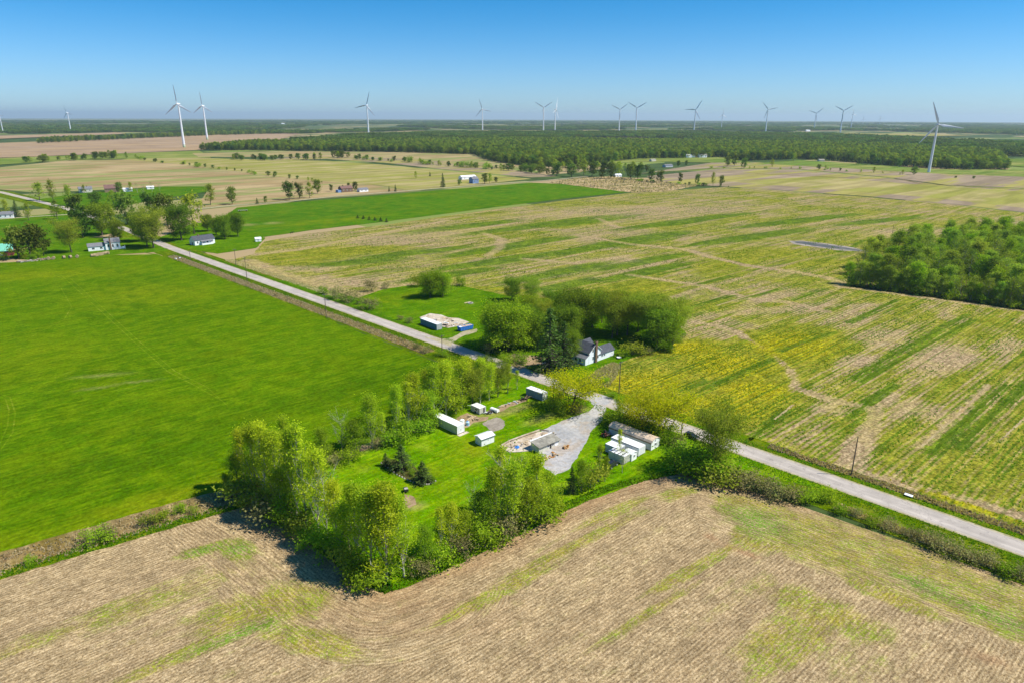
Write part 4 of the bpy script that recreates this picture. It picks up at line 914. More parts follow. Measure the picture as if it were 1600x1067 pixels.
row([('olive_tree', 956, 528, 457, 0.95), ('olive_tree', 964, 524, 451, 1.00), ('olive_tree', 980, 524, 453, 1.05), ('olive_tree', 996, 519, 455, 1.10), ('olive_tree', 1020, 532, 455, 1.20), ('olive_tree', 1042, 534, 461, 1.15), ('maple', 1026, 545, 473, 1.00), ('olive_tree', 1058, 524, 471, 1.10), ('olive_tree', 940, 505, 451, 0.90), ('olive_tree', 1010, 515, 455, 1.10), ('hedge_tree', 1050, 545, 493, 1.30)],
    '{1}, {0} from the left in the grove right of the house', 'grove right of the house')
row([('olive_shrub', 987, 554, 531, 1.3), ('shrub', 975, 556, 542, 1.2), ('brown_shrub', 1010, 553, 540, 1.2), ('shrub', 1040, 548, 532, 1.3), ('brown_shrub', 1062, 534, 520, 1.2), ('shrub', 790, 568, 552, 1.2), ('shrub', 812, 566, 548, 1.2), ('shrub', 752, 545, 528, 1.2), ('brown_shrub', 765, 552, 536, 1.1), ('shrub', 945, 600, 588, 1.1), ('shrub', 958, 622, 612, 1.2), ('brown_shrub', 640, 505, 496, 1.2), ('brown_shrub', 625, 500, 492, 1.0), ('shrub', 690, 556, 545, 1.3), ('brown_shrub', 668, 550, 540, 1.2), ('brown_shrub', 650, 545, 535, 1.0)],
    '{1}, {0} from the left of the low bushes around the house lot', 'low bushes around the house lot')

# ------------------------------------------------------------------ trees: far farms, left
row([('far_tree', 30, 405, 355, 0.9), ('far_tree', 48, 403, 350, 1.0), ('far_tree', 68, 400, 356, 0.9), ('olive_tree', 112, 395, 342, 1.05), ('far_tree', 130, 372, 325, 0.9), ('maple', 160, 368, 316, 1.1), ('far_olive', 178, 372, 330, 0.9), ('maple', 184, 376, 345, 0.9), ('maple', 222, 378, 330, 0.9), ('olive_tree', 240, 388, 326, 1.0), ('maple', 230, 386, 335, 0.9), ('maple', 284, 376, 320, 1.0), ('far_olive', 304, 366, 308, 1.05), ('maple', 325, 362, 335, 1.0), ('maple', 352, 374, 336, 0.85), ('maple', 372, 370, 332, 0.85), ('maple', 338, 368, 340, 0.9), ('far_tree', 200, 352, 302, 1.0), ('far_tree', 262, 352, 302, 1.05), ('far_tree', 238, 342, 300, 1.0)],
    '{1}, {0} from the left around the two white farmhouses', 'trees around the white farmhouses', parts=False)
row([('far_tree', 120, 350, 306, 1.0), ('far_olive', 90, 343, 315, 1.0), ('far_olive', 45, 345, 320, 0.9), ('spruce', 27, 340, 312, 1.1), ('far_olive', 10, 340, 314, 0.9), ('far_olive', 62, 314, 288, 1.3), ('far_olive', 110, 322, 292, 0.8), ('far_olive', 84, 316, 284, 0.7), ('far_tree', 150, 325, 300, 1.2), ('far_olive', 178, 322, 300, 1.2), ('far_tree', 187, 302, 285, 1.0), ('bare_tree', 215, 302, 284, 0.9), ('bare_tree', 238, 300, 282, 0.9), ('far_olive', 132, 302, 290, 0.9), ('bare_tree', 250, 300, 284, 0.8), ('bare_tree', 225, 306, 286, 0.9), ('far_olive', 205, 300, 286, 0.9), ('spruce', 207, 330, 318, 1.2)],
    '{1}, {0} from the left about the crossroads farms', 'trees about the crossroads farms', parts=False)
row([('far_olive', 329, 321, 290, 0.95), ('far_tree', 363, 320, 291, 0.8), ('far_tree', 452, 313, 284, 0.9), ('far_tree', 468, 311, 285, 0.75), ('far_olive', 484, 310, 287, 0.9), ('far_tree', 496, 303, 280, 0.9), ('spruce', 402, 319, 309, 1.2), ('far_tree', 415, 318, 307, 0.9), ('spruce', 608, 300, 291, 1.0), ('spruce', 618, 300, 288, 0.9), ('far_tree', 555, 299, 284, 0.9), ('far_tree', 545, 294, 286, 1.0), ('far_tree', 518, 300, 289, 0.9), ('spruce', 692, 293, 270, 0.95), ('far_olive', 650, 280, 269, 0.8), ('spruce', 672, 276, 268, 0.9), ('far_tree', 718, 290, 281, 1.1), ('far_tree', 757, 288, 272, 1.0), ('far_olive', 765, 287, 272, 1.0), ('far_tree', 775, 286, 277, 1.1)],
    '{1}, {0} from the left along the gravel side road', 'trees along the gravel side road', parts=False)
row([('spruce', 559 + 9 * i, 341.5 + 1.2 * i, 335.5 + 1.0 * i, 1.9) for i in range(6)], 'low {1}, {0} from the left in the planted row in the pasture', 'spruce row in the pasture', parts=False)
row([('far_tree', 870, 275, 254, 1.2), ('far_tree', 893, 277, 256, 1.3), ('far_olive', 912, 274, 252, 1.2), ('far_tree', 925, 276, 254, 1.2), ('far_tree', 940, 280, 262, 0.9), ('far_tree', 955, 280, 256, 0.8), ('far_olive', 968, 276, 256, 1.0), ('far_tree', 985, 281, 256, 0.9), ('far_tree', 996, 281, 258, 0.9), ('far_tree', 1017, 285, 264, 0.8), ('far_tree', 1031, 286, 266, 0.9), ('far_tree', 1063, 287, 271, 0.75), ('far_tree', 1089, 289, 272, 0.7), ('far_olive', 1114, 291, 271, 0.65), ('far_tree', 1127, 292, 274, 0.7), ('far_tree', 1060, 261, 251, 0.9), ('far_tree', 1072, 260, 251, 0.8), ('far_tree', 1136, 261, 245, 1.0), ('far_tree', 1147, 260, 241, 0.9), ('far_tree', 1162, 264, 247, 0.9)],
    '{1}, {0} from the left beside the brushy corner and field lane', 'trees by the field lane', parts=False)
row([('far_tree', 1279, 266, 257, 1.1), ('far_olive', 1290, 265, 259, 1.0), ('far_tree', 1313, 268, 263, 1.3), ('far_olive', 1365, 271, 262, 1.1), ('far_olive', 1410, 274, 266, 1.1), ('far_tree', 1428, 274, 261, 1.2), ('far_tree', 1493, 279, 275, 1.4), ('far_tree', 1521, 280, 275, 1.5), ('far_tree', 1342, 258, 245, 1.2), ('far_tree', 1362, 258, 240, 1.0), ('far_tree', 1384, 259, 250, 1.1), ('far_tree', 1405, 262, 249, 1.1), ('far_olive', 1206, 262, 250, 1.0), ('far_olive', 1240, 252, 241, 1.2)],
    '{1}, {0} from the left near the single right-hand turbine', 'trees near the right-hand turbine', parts=False)

def hedge(line, n, h0, h1, kinds, text, group, wide=1.2, jit=4.0):
    """field hedgerow along a picture polyline"""
    pts = [Vector(P(*p)) for p in line]; seg = [(b - a).length for a, b in zip(pts[:-1], pts[1:])]; tot = sum(seg)
    for i in range(n):
        s = tot * (i + 0.5 + random.uniform(-0.4, 0.4)) / n; k = 0
        while k < len(seg) - 1 and s > seg[k]: s -= seg[k]; k += 1
        p = pts[k].lerp(pts[k + 1], min(1, s / seg[k])); kd = random.choice(kinds)
        tree(kd, p.x + random.gauss(0, jit), p.y + random.gauss(0, jit), random.uniform(h0, h1), wide * random.uniform(0.8, 1.25), text.format(ORD[i], LOOK[kd]), group, NAME[kd], 'shrub' if 'shrub' in kd else 'tree', parts=False)
FT = ['far_tree', 'far_tree', 'far_olive']
hedge([(195, 247), (240, 253), (300, 260)], 12, 4, 9, FT + ['shrub'], '{1}, {0} along the oblique hedgerow, upper left stretch', 'oblique hedgerow, upper stretch')
hedge([(300, 260), (370, 268), (430, 277), (500, 286)], 18, 3, 8, FT + ['shrub'], '{1}, {0} along the oblique hedgerow, lower stretch', 'oblique hedgerow, lower stretch')
hedge([(45, 254), (60, 254), (80, 253)], 6, 10, 14, FT, '{1}, {0} in the clump at the far left field corner', 'clump at the far left', 1.5, 8)
hedge([(112, 252), (120, 251)], 2, 13, 16, FT, '{1}, {0} of two standing alone left of the tree belt', 'two lone far trees', 1.1)
hedge([(140, 249), (165, 248), (196, 247)], 14, 11, 16, FT, '{1}, {0} in the tree belt behind the left fields', 'tree belt behind the left fields', 1.2, 10)
hedge([(80, 251), (110, 250), (135, 249)], 8, 5, 9, FT, '{1}, {0} in the low hedge left of the tree belt', 'low hedge left of the tree belt', 1.2, 6)
hedge([(365, 250), (400, 251), (440, 250), (466, 249)], 20, 9, 14, FT, '{1}, {0} in the copse below the long wood', 'copse below the long wood', 1.2, 12)
hedge([(474, 250), (500, 250)], 5, 12, 15, FT, '{1}, {0} in the small clump right of the copse', 'small clump right of the copse', 1.1, 6)
hedge([(518, 247), (545, 248)], 7, 12, 16, FT, '{1}, {0} in the round clump before the long wood', 'round clump before the long wood', 1.2, 8)
hedge([(548, 249), (600, 252), (648, 255)], 16, 5, 12, FT + ['shrub'], '{1}, {0} along the ragged hedge, left stretch', 'ragged hedge, left stretch', 1.2, 5)
hedge([(658, 257), (700, 260), (740, 263), (782, 266)], 24, 5, 11, FT + ['shrub'], '{1}, {0} along the ragged hedge, right stretch', 'ragged hedge, right stretch', 1.3, 6)
hedge([(795, 267), (830, 270), (868, 273)], 18, 8, 14, FT, '{1}, {0} in the copse left of the brushy corner', 'copse left of the brushy corner', 1.3, 14)
hedge([(840, 262), (900, 266), (960, 266), (1010, 268)], 34, 10, 16, FT, '{1}, {0} in the dense copse behind the brushy corner', 'copse behind the brushy corner', 1.3, 22)
hedge([(985, 283), (1060, 288), (1135, 293)], 16, 2, 4.5, ['shrub', 'far_tree'], 'low {1}, {0} along the hedge beneath the four small trees', 'low hedge beneath the small trees', 1.4, 4)
hedge([(1110, 264), (1250, 264), (1340, 270), (1420, 275)], 16, 2.5, 5, ['shrub', 'far_olive'], 'low {1}, {0} along the grey field edge', 'bushes along the grey field edge', 1.3, 8)
hedge([(-30, 411), (20, 407), (75, 401)], 7, 2.5, 5, ['shrub'], '{1}, {0} under the trees beside the green-roofed barn', 'bushes by the green-roofed barn', 1.2, 2)

# ------------------------------------------------------------------ the wood at the right edge
WOOD = PX((1328, 446), (1420, 458), (1520, 471), (1640, 488), (1800, 508), (1900, 470), (1800, 400), (1640, 366), (1560, 372), (1500, 378), (1440, 388), (1400, 398), (1360, 415), (1338, 432))
kinds = ['wood_tree', 'wood_tree', 'wood_green', 'wood_dull', 'wood_dull']
edge = [Vector(p) for p in WOOD[:4]]
for i in range(38):
    q = i / 38 * 3; k = int(q); p = edge[k].lerp(edge[k + 1], q - k) + Vector((random.gauss(0, 0.8), random.uniform(0.5, 3.0)))
    kd = kinds[random.randrange(5)]
    tree(kd, p.x, p.y, random.uniform(8, 15), random.uniform(1.0, 1.4), '{1}, {0} from the left along the near edge of the right-hand wood'.format(ORD[i], LOOK[kd]), 'near edge of the right-hand wood', NAME[kd])
ex, ey = np.array([p[0] for p in WOOD]), np.array([p[1] for p in WOOD])
g = np.random.default_rng(5); n = 0
taken = []
while n < 258:
    x, y = g.uniform(ex.min(), ex.max()), g.uniform(ey.min(), ey.max())
    if not inside(np.array([x]), np.array([y]), WOOD)[0] or any((x - a) ** 2 + (y - b) ** 2 < 14 for a, b in taken): continue
    taken.append((x, y)); n += 1
    kd = kinds[g.integers(5)]
    tree(kd, x, y, g.uniform(13.5, 19), g.uniform(1.25, 1.7), LOOK[kd] + ' in the interior of the right-hand wood', 'interior of the right-hand wood', NAME[kd], parts=False)
row([(('shrub', 'olive_shrub', 'brown_shrub')[i % 3], 1330 + 17 * i, 447 + 2.3 * i, 436 + 2.2 * i + 4 * (i % 3), 1.3) for i in range(17)], '{1}, {0} from the left in the undergrowth edging the right-hand wood', 'undergrowth of the right-hand wood')

# ------------------------------------------------------------------ far woods: masses of trees nobody could count
protos = bpy.data.collections.new('woodland_sources')
for i, (kd, j) in enumerate((('far_tree', 0), ('far_tree', 1), ('far_olive', 0), ('far_tree', 2), ('far_olive', 1), ('far_tree', 3))):
    me = PROTO[kd][j][2]
    protos.objects.link(bpy.data.objects.new('woodland_source', me))
# groves for the distance
groves = bpy.data.collections.new('grove_sources')
for i in range(3):
    g = np.random.default_rng(900 + i); cs = []
    for k in range(22):
        c = np.array([g.uniform(-26, 26), g.uniform(-26, 26), 0]); h = g.uniform(11, 17); m = 70
        d = g.normal(size=(m, 3)); d /= np.linalg.norm(d, axis=1, keepdims=True); d[:, 2] = np.abs(d[:, 2]) * 1.1 - 0.35
        cs.append(c + d * np.array([5.2, 5.2, h * 0.42]) * g.uniform(0.8, 1.05, (m, 1)) + np.array([0, 0, h * 0.58]))
    V, Q = leaves(np.concatenate(cs), 3.2, g, 0.5, asp=0.8)
    groves.objects.link(bpy.data.objects.new('grove_source', fast_mesh('grove_source', V, Q, [L_wood], 4)))

def scatter_group(name, coll, smin, smax):
    ng = bpy.data.node_groups.new(name, 'GeometryNodeTree')
    ng.interface.new_socket('Geometry', in_out='INPUT', socket_type='NodeSocketGeometry')
    ng.interface.new_socket('Geometry', in_out='OUTPUT', socket_type='NodeSocketGeometry')
    N = ng.nodes.new; gi, go = N('NodeGroupInput'), N('NodeGroupOutput')
    iop = N('GeometryNodeInstanceOnPoints'); ci = N('GeometryNodeCollectionInfo')
    ci.inputs['Collection'].default_value = coll; ci.inputs['Separate Children'].default_value = True; ci.inputs['Reset Children'].default_value = True
    rr = N('FunctionNodeRandomValue'); rr.data_type = 'FLOAT_VECTOR'; rr.inputs[0].default_value = (0, 0, 0); rr.inputs[1].default_value = (0, 0, 6.283)
    rs = N('FunctionNodeRandomValue'); rs.data_type = 'FLOAT_VECTOR'; rs.inputs[0].default_value = smin; rs.inputs[1].default_value = smax
    iop.inputs['Pick Instance'].default_value = True
    L = ng.links.new
    L(gi.outputs[0], iop.inputs['Points']); L(ci.outputs[0], iop.inputs['Instance']); L(rr.outputs[0], iop.inputs['Rotation']); L(rs.outputs[0], iop.inputs['Scale']); L(iop.outputs[0], go.inputs[0])
    return ng
NG_tree = scatter_group('woodland_scatter', protos, (0.85, 0.85, 0.8), (1.45, 1.45, 1.35))
NG_grove = scatter_group('grove_scatter', groves, (0.9, 0.9, 0.8), (1.5, 1.5, 1.25))

def wood(name, poly, spacing, ng, label, seed, gaps=0.0, lift=0.0):
    g = np.random.default_rng(seed); A = np.array(poly); lo, hi = A.min(0), A.max(0)
    gx, gy = np.meshgrid(np.arange(lo[0], hi[0], spacing), np.arange(lo[1], hi[1], spacing))
    X = (gx + g.uniform(-0.5, 0.5, gx.shape) * spacing * 0.95).ravel(); Y = (gy + g.uniform(-0.5, 0.5, gy.shape) * spacing * 0.95).ravel()
    k = inside(X, Y, poly); X, Y = X[k], Y[k]
    ang = np.degrees(np.abs(np.arctan2(X, Y))); k = ang < 42; X, Y = X[k], Y[k]
    if gaps:
        f = np.array([mnoise.noise((a / 900.0 + seed, b / 1500.0, 0.0)) for a, b in zip(X, Y)]); k = f > gaps; X, Y = X[k], Y[k]
    me = bpy.data.meshes.new(name); me.vertices.add(len(X))
    me.vertices.foreach_set('co', np.column_stack([X, Y, -(X * X + Y * Y) / (2 * REARTH) - 0.2 + lift]).astype(np.float32).ravel()); me.update()
    o = link(bpy.data.objects.new(name, me)); md = o.modifiers.new('scatter', 'NODES'); md.node_group = ng
    tag(o, label, 'woods', kind='stuff')
    return o
wood('long_wood', PX((312, 235), (450, 236), (600, 238), (740, 242), (765, 252), (800, 258), (850, 262), (930, 256), (1000, 249), (1130, 246), (1160, 252), (1250, 249), (1330, 254), (1420, 262), (1500, 266), (1575, 266), (1560, 244), (1440, 236), (1300, 230), (1100, 225), (900, 222), (700, 223), (500, 227), (400, 226)), 9.5, NG_tree, 'long dark green wood stretching behind the middle fields', 1)
wood('deep_wood', PX((430, 226), (500, 227), (700, 223), (900, 222), (1100, 225), (1300, 230), (1440, 236), (1560, 244), (1700, 246), (1700, 232), (1450, 220), (1300, 213), (1060, 208), (900, 209), (700, 209), (560, 214)), 34, NG_grove, 'deep woodland behind the long wood below the turbines', 2, -0.30)
wood('far_wood', PX((-300, 214), (0, 210), (200, 207), (440, 210), (640, 205), (900, 203.5), (1100, 204), (1320, 208), (1500, 212), (1800, 222), (1800, 205), (1500, 203), (1300, 201), (900, 197), (500, 197), (200, 198), (-300, 203)), 48, NG_grove, 'far belts of woodland between the distant fields', 3, -0.02, -1.0)
wood('horizon_wood', PX((-300, 202), (200, 197.5), (500, 196.5), (900, 196.5), (1300, 200.5), (1800, 204), (1800, 195.2), (1300, 192.2), (800, 189.8), (200, 189.6), (-300, 191)), 110, NG_grove, 'hazy blue-green woodland along the horizon', 4, -0.12, -1.5)
wood('turbine_field_hedge', PX((60, 222), (200, 216), (330, 211), (440, 208), (440, 209.5), (330, 212.5), (200, 218), (60, 225)), 16, NG_tree, 'tree line beyond the ploughed field behind the left turbines', 6)
# ------------------------------------------------------------------ building materials
W_white = plain('white_metal_siding', (0.86, 0.86, 0.86), 0.55, 0.3, 0.05, 0.8, (0.55, 0.52, 0.46))
W_roofw = plain('white_sheet_roof', (0.80, 0.80, 0.79), 0.5, 0.35, 0.08, 0.6, (0.60, 0.58, 0.53))
W_roofg = plain('weathered_grey_roof', (0.30, 0.28, 0.225), 0.8, 0.2, 0.35, 0.8, (0.18, 0.145, 0.10))
W_grey = plain('grey_siding', (0.50, 0.52, 0.54), 0.6, 0.3, 0.12, 0.8, (0.36, 0.34, 0.30))
W_cream = plain('cream_siding', (0.60, 0.58, 0.48), 0.7, 0.25, 0.12, 0.8, (0.42, 0.36, 0.26))
W_house = plain('pale_house_siding', (0.82, 0.83, 0.85), 0.6, 0.3, 0.04, 0.6)
W_shing = plain('charcoal_shingles', (0.085, 0.09, 0.105), 0.9, 0.15, 0.25, 1.2, (0.13, 0.13, 0.14))
W_shgrey = plain('grey_shingles', (0.19, 0.19, 0.20), 0.9, 0.15, 0.2, 1.2)
W_brick = plain('brown_chimney_brick', (0.20, 0.13, 0.085), 0.9, 0.15, 0.3, 3.0, (0.30, 0.20, 0.13))
W_glass = plain('dark_window_glass', (0.02, 0.025, 0.03), 0.12, 0.5, 0.1, 0.5)
W_dark = plain('dark_recess', (0.035, 0.033, 0.03), 0.8, 0.2, 0.2, 1.0)
W_blue = plain('blue_painted_steel', (0.02, 0.17, 0.62), 0.45, 0.4, 0.18, 1.5, (0.05, 0.12, 0.30))
W_teal = plain('teal_painted_steel', (0.075, 0.20, 0.235), 0.5, 0.35, 0.18, 1.0, (0.20, 0.15, 0.11))
W_bluegrey = plain('blue_grey_panel', (0.24, 0.31, 0.40), 0.5, 0.35, 0.2, 1.2, (0.40, 0.43, 0.46))
W_rust = plain('rusty_sheet', (0.70, 0.54, 0.39), 0.85, 0.2, 0.18, 0.9, (0.42, 0.25, 0.15))
W_brown = plain('weathered_timber', (0.26, 0.19, 0.12), 0.9, 0.15, 0.35, 1.5, (0.42, 0.33, 0.22))
W_lumber = plain('pale_lumber', (0.58, 0.45, 0.28), 0.85, 0.15, 0.25, 2.0)
W_tarp = plain('blue_tarpaulin', (0.03, 0.23, 0.66), 0.45, 0.4, 0.25, 3.0)
W_orange = plain('orange_brown_wood', (0.50, 0.23, 0.06), 0.85, 0.15, 0.35, 3.0)
W_black = plain('black_paint', (0.02, 0.021, 0.024), 0.25, 0.5, 0.1, 1.0)
W_tyre = plain('tyre_rubber', (0.025, 0.025, 0.025), 0.9, 0.2, 0.2, 3.0)
W_stone = plain('field_stone', (0.42, 0.39, 0.34), 0.9, 0.15, 0.3, 3.0)
W_green = plain('green_metal_roof', (0.17, 0.50, 0.36), 0.5, 0.35, 0.1, 0.5)
W_red = plain('barn_red_boards', (0.24, 0.05, 0.045), 0.85, 0.2, 0.25, 1.0, (0.40, 0.32, 0.28))
W_redroof = plain('brown_red_shingles', (0.20, 0.115, 0.095), 0.9, 0.15, 0.25, 1.0)
W_farmblue = plain('blue_house_siding', (0.17, 0.27, 0.48), 0.65, 0.3, 0.1, 0.8)
W_pole = plain('creosoted_pole', (0.13, 0.10, 0.075), 0.9, 0.15, 0.3, 2.0)
W_hay = plain('weathered_hay', (0.38, 0.29, 0.17), 0.95, 0.1, 0.35, 2.5, (0.22, 0.17, 0.11))
T_white = plain('turbine_white', (0.76, 0.77, 0.78), 0.4, 0.4, 0.04, 0.1)
T_green = plain('turbine_base_green', (0.30, 0.42, 0.20), 0.5, 0.4, 0.08, 0.2)
T_pale = plain('turbine_base_pale_green', (0.55, 0.62, 0.44), 0.5, 0.4, 0.08, 0.2)

A0 = math.radians(42)          # local x runs 42 deg (away to the right), local y away to the left; the near corner is the origin
def site(name, px, py, label, cat, rot=A0, group=None, lift=0.0):
    x, y = P(px, py); e = empty(name, x, y, rot, gz(x, y) + 0.09 + lift)
    return tag(e, label, cat, group)
def part(name, mats, parent, fn):
    b = B(); fn(b); return b.build(name, mats, parent)
def box_part(name, mat, parent, *a):
    return part(name, mat, parent, lambda b: b.box(*a))
def window(parent, face, u0, u1, z0, z1, at, frame=W_white, glass=W_glass):
    """framed pane on the x = at (face 'x') or y = at (face 'y', facing -y) wall"""
    t = 0.09
    if face == 'y':
        w = box_part('window', glass, parent, u0, u1, at - 0.03, at + 0.02, z0, z1)
        part('frame', frame, w, lambda b: (b.box(u0 - t, u0, at - 0.06, at + 0.02, z0 - t, z1 + t), b.box(u1, u1 + t, at - 0.06, at + 0.02, z0 - t, z1 + t), b.box(u0, u1, at - 0.06, at + 0.02, z1, z1 + t), b.box(u0, u1, at - 0.06, at + 0.02, z0 - t, z0), b.box((u0 + u1) / 2 - 0.03, (u0 + u1) / 2 + 0.03, at - 0.055, at, z0, z1)))
    else:
        w = box_part('window', glass, parent, at - 0.03, at + 0.02, u0, u1, z0, z1)
        part('frame', frame, w, lambda b: (b.box(at - 0.06, at + 0.02, u0 - t, u0, z0 - t, z1 + t), b.box(at - 0.06, at + 0.02, u1, u1 + t, z0 - t, z1 + t), b.box(at - 0.06, at + 0.02, u0, u1, z1, z1 + t), b.box(at - 0.06, at + 0.02, u0, u1, z0 - t, z0)))
    return w

def steel_box(e, W, L, Hh, side, roof, door, ribs=True, end=None):
    """shipping-container or box-trailer body: ribbed sides, rails, roof, end doors"""
    def body(b):
        b.box(0.06, W - 0.06, 0.06, L - 0.06, 0.15, Hh - 0.08)
        if ribs:
            y = 0.3
            while y < L - 0.3:
                b.box(0.0, 0.06, y, y + 0.16, 0.25, Hh - 0.15); b.box(W - 0.06, W, y, y + 0.16, 0.25, Hh - 0.15); y += 0.42
    part('body', side, e, body)
    part('rail', side, e, lambda b: [b.box(x0, x0 + 0.09, -0.01, L + 0.01, z0, z0 + 0.12) for x0 in (-0.02, W - 0.07) for z0 in (0.12, Hh - 0.16)] + [b.box(x0, x0 + 0.12, y0, y0 + 0.12, 0.1, Hh - 0.06) for x0 in (-0.025, W - 0.095) for y0 in (-0.03, L - 0.09)])
    def rf(b):
        b.box(-0.03, W + 0.03, -0.05, L + 0.05, Hh - 0.035, Hh + 0.02)
        y = 0.5
        while y < L - 0.4: b.box(0.1, W - 0.1, y, y + 0.10, Hh + 0.02, Hh + 0.055); y += 0.9
    part('roof', roof, e, rf)
    for i, x0 in enumerate((0.10, W / 2 + 0.02)):
        d = box_part('door', door, e, x0, x0 + W / 2 - 0.14, -0.02, 0.05, 0.22, Hh - 0.14)
        part('lock_bar', W_grey if door is not W_grey else W_dark, d, lambda b: [b.cyl((x0 + k, -0.05, 0.25), (x0 + k, -0.05, Hh - 0.2), 0.025, n=6) for k in (W * 0.14, W * 0.32)])
    if not ribs: part('panel_seam', W_roofg, e, lambda b: [b.box(0.048, 0.062, 0.9 + 1.15 * i, 0.93 + 1.15 * i, 0.25, Hh - 0.2) for i in range(int((L - 1) / 1.15))])
    part('skid', W_dark, e, lambda b: (b.box(0.2, 0.45, 0.1, L - 0.1, -0.1, 0.15), b.box(W - 0.45, W - 0.2, 0.1, L - 0.1, -0.1, 0.15)))

def gable(e, x0, x1, y0, y1, eave, ridge, wall, roof, along='y', over=0.35, wname='wall', rname='roof', th=0.12):
    """gabled block; the ridge runs along y or x"""
    if along == 'y':
        xm = (x0 + x1) / 2
        w = part(wname, wall, e, lambda b: b.ext([(x0, -0.15), (x1, -0.15), (x1, eave), (xm, ridge), (x0, eave)], y0, y1, 'y'))
        s = (ridge - eave) / (xm - x0); d = over * s
        r = part(rname, roof, e, lambda b: (b.slab((x0 - over, y0 - over, eave - d + th), (xm, y0 - over, ridge + th), (xm, y1 + over, ridge + th), (x0 - over, y1 + over, eave - d + th), th * 0.9),
                                           b.slab((xm, y0 - over, ridge + th), (x1 + over, y0 - over, eave - d + th), (x1 + over, y1 + over, eave - d + th), (xm, y1 + over, ridge + th), th * 0.9)))
    else:
        ym = (y0 + y1) / 2
        w = part(wname, wall, e, lambda b: b.ext([(y0, -0.15), (y1, -0.15), (y1, eave), (ym, ridge), (y0, eave)], x0, x1, 'x'))
        s = (ridge - eave) / (ym - y0); d = over * s
        r = part(rname, roof, e, lambda b: (b.slab((x0 - over, y0 - over, eave - d + th), (x1 + over, y0 - over, eave - d + th), (x1 + over, ym, ridge + th), (x0 - over, ym, ridge + th), th * 0.9),
                                           b.slab((x0 - over, ym, ridge + th), (x1 + over, ym, ridge + th), (x1 + over, y1 + over, eave - d + th), (x0 - over, y1 + over, eave - d + th), th * 0.9)))
    return w, r

# ------------------------------------------------------------------ the middle lot: sheds and trailers
e = site('storage_trailer', 714.5, 679.5, 'long grey storage trailer with pale sheet roof and white end door, under the back hedgerow', 'trailer', math.radians(46))
steel_box(e, 2.9, 11.2, 2.75, W_cream, W_roofw, W_white, ribs=False)
box_part('step_slab', M_conc, e, -0.2, 3.6, -1.3, -0.1, -0.08, 0.08)
box_part('door_handle', W_dark, e, 1.35, 1.5, -0.08, -0.02, 1.2, 1.45)
part('roof_litter', W_brown, e, lambda b: [b.box(0.3 + 0.5 * (i % 4), 1.2 + 0.4 * (i % 3), 9.2 + 0.35 * i, 9.32 + 0.35 * i, 2.79, 2.86) for i in range(5)])

e = site('garden_shed', 752.5, 697.5, 'small bright white shed with shallow roof standing on the lawn', 'shed', math.radians(40))
gable(e, 0, 4.6, 0, 3.0, 2.25, 2.75, W_white, W_roofw, 'x', 0.3)
box_part('fascia', W_shgrey, e, -0.2, 4.8, -0.28, -0.22, 2.02, 2.24)
d = box_part('door', W_white, e, -0.05, 0.01, 0.8, 1.9, 0.0, 1.95)
box_part('handle', W_dark, d, -0.09, -0.05, 1.7, 1.78, 0.95, 1.1)

e = site('camper_trailer', 749.5, 648, 'small boxy camper with grey-white roof amid scrap behind the lawn', 'camper', math.radians(44))
steel_box(e, 2.6, 4.2, 2.1, W_grey, W_roofw, W_cream, ribs=False)
window(e, 'x', 1.1, 2.2, 1.0, 1.6, 0.0)
box_part('side_door', W_dark, e, 1.5, 2.1, -0.06, -0.02, 0.25, 1.85)
part('wheel', W_tyre, e, lambda b: b.cyl((-0.05, 2.1, 0.25), (0.2, 2.1, 0.25), 0.33, n=12))
part('awning_pole', W_white, e, lambda b: b.cyl((-0.3, 3.9, 2.0), (-1.1, 4.6, 2.15), 0.06, n=6))

e = site('utility_trailer', 776.5, 646, 'narrow white lidded utility trailer lying beside the camper', 'trailer', math.radians(50))
part('body', W_white, e, lambda b: b.ext([(0, 0.25), (1.2, 0.25), (1.2, 0.9), (0.95, 1.15), (0.25, 1.15), (0, 0.9)], 0, 3.0, 'y'))
part('wheel', W_tyre, e, lambda b: b.cyl((-0.16, 1.4, 0.3), (0.0, 1.4, 0.3), 0.3, n=12))
part('wheel', W_tyre, e, lambda b: b.cyl((1.2, 1.4, 0.3), (1.36, 1.4, 0.3), 0.3, n=12))
part('drawbar', W_dark, e, lambda b: b.cyl((0.6, 0.0, 0.35), (0.6, -1.1, 0.3), 0.05, n=6))

e = site('propane_tank', 722, 664, 'white upright tank at the far corner of the grey storage trailer', 'tank')
part('tank', W_white, e, lambda b: (b.cyl((0, 0, 0.1), (0, 0, 1.7), 0.75, n=16), b.cyl((0, 0, 1.7), (0, 0, 1.95), 0.75, 0.35, n=16)))
box_part('base', W_dark, e, -0.5, 0.5, -0.5, 0.5, -0.05, 0.1)
e = site('water_tank', 730.5, 664.5, 'blue and white plastic water tank right of the white upright tank', 'tank')
part('tank', plain('pale_blue_plastic', (0.42, 0.60, 0.72), 0.4, 0.4, 0.1, 1.0), e, lambda b: (b.cyl((0, 0, 0.0), (0, 0, 1.15), 0.62, n=14), b.cyl((0, 0, 1.15), (0, 0, 1.4), 0.62, 0.25, n=14)))
part('lid', W_tarp, e, lambda b: b.cyl((0, 0, 1.4), (0, 0, 1.5), 0.25, n=10))
part('band', W_tarp, e, lambda b: b.cyl((0, 0, 0.45), (0, 0, 0.62), 0.635, n=14))

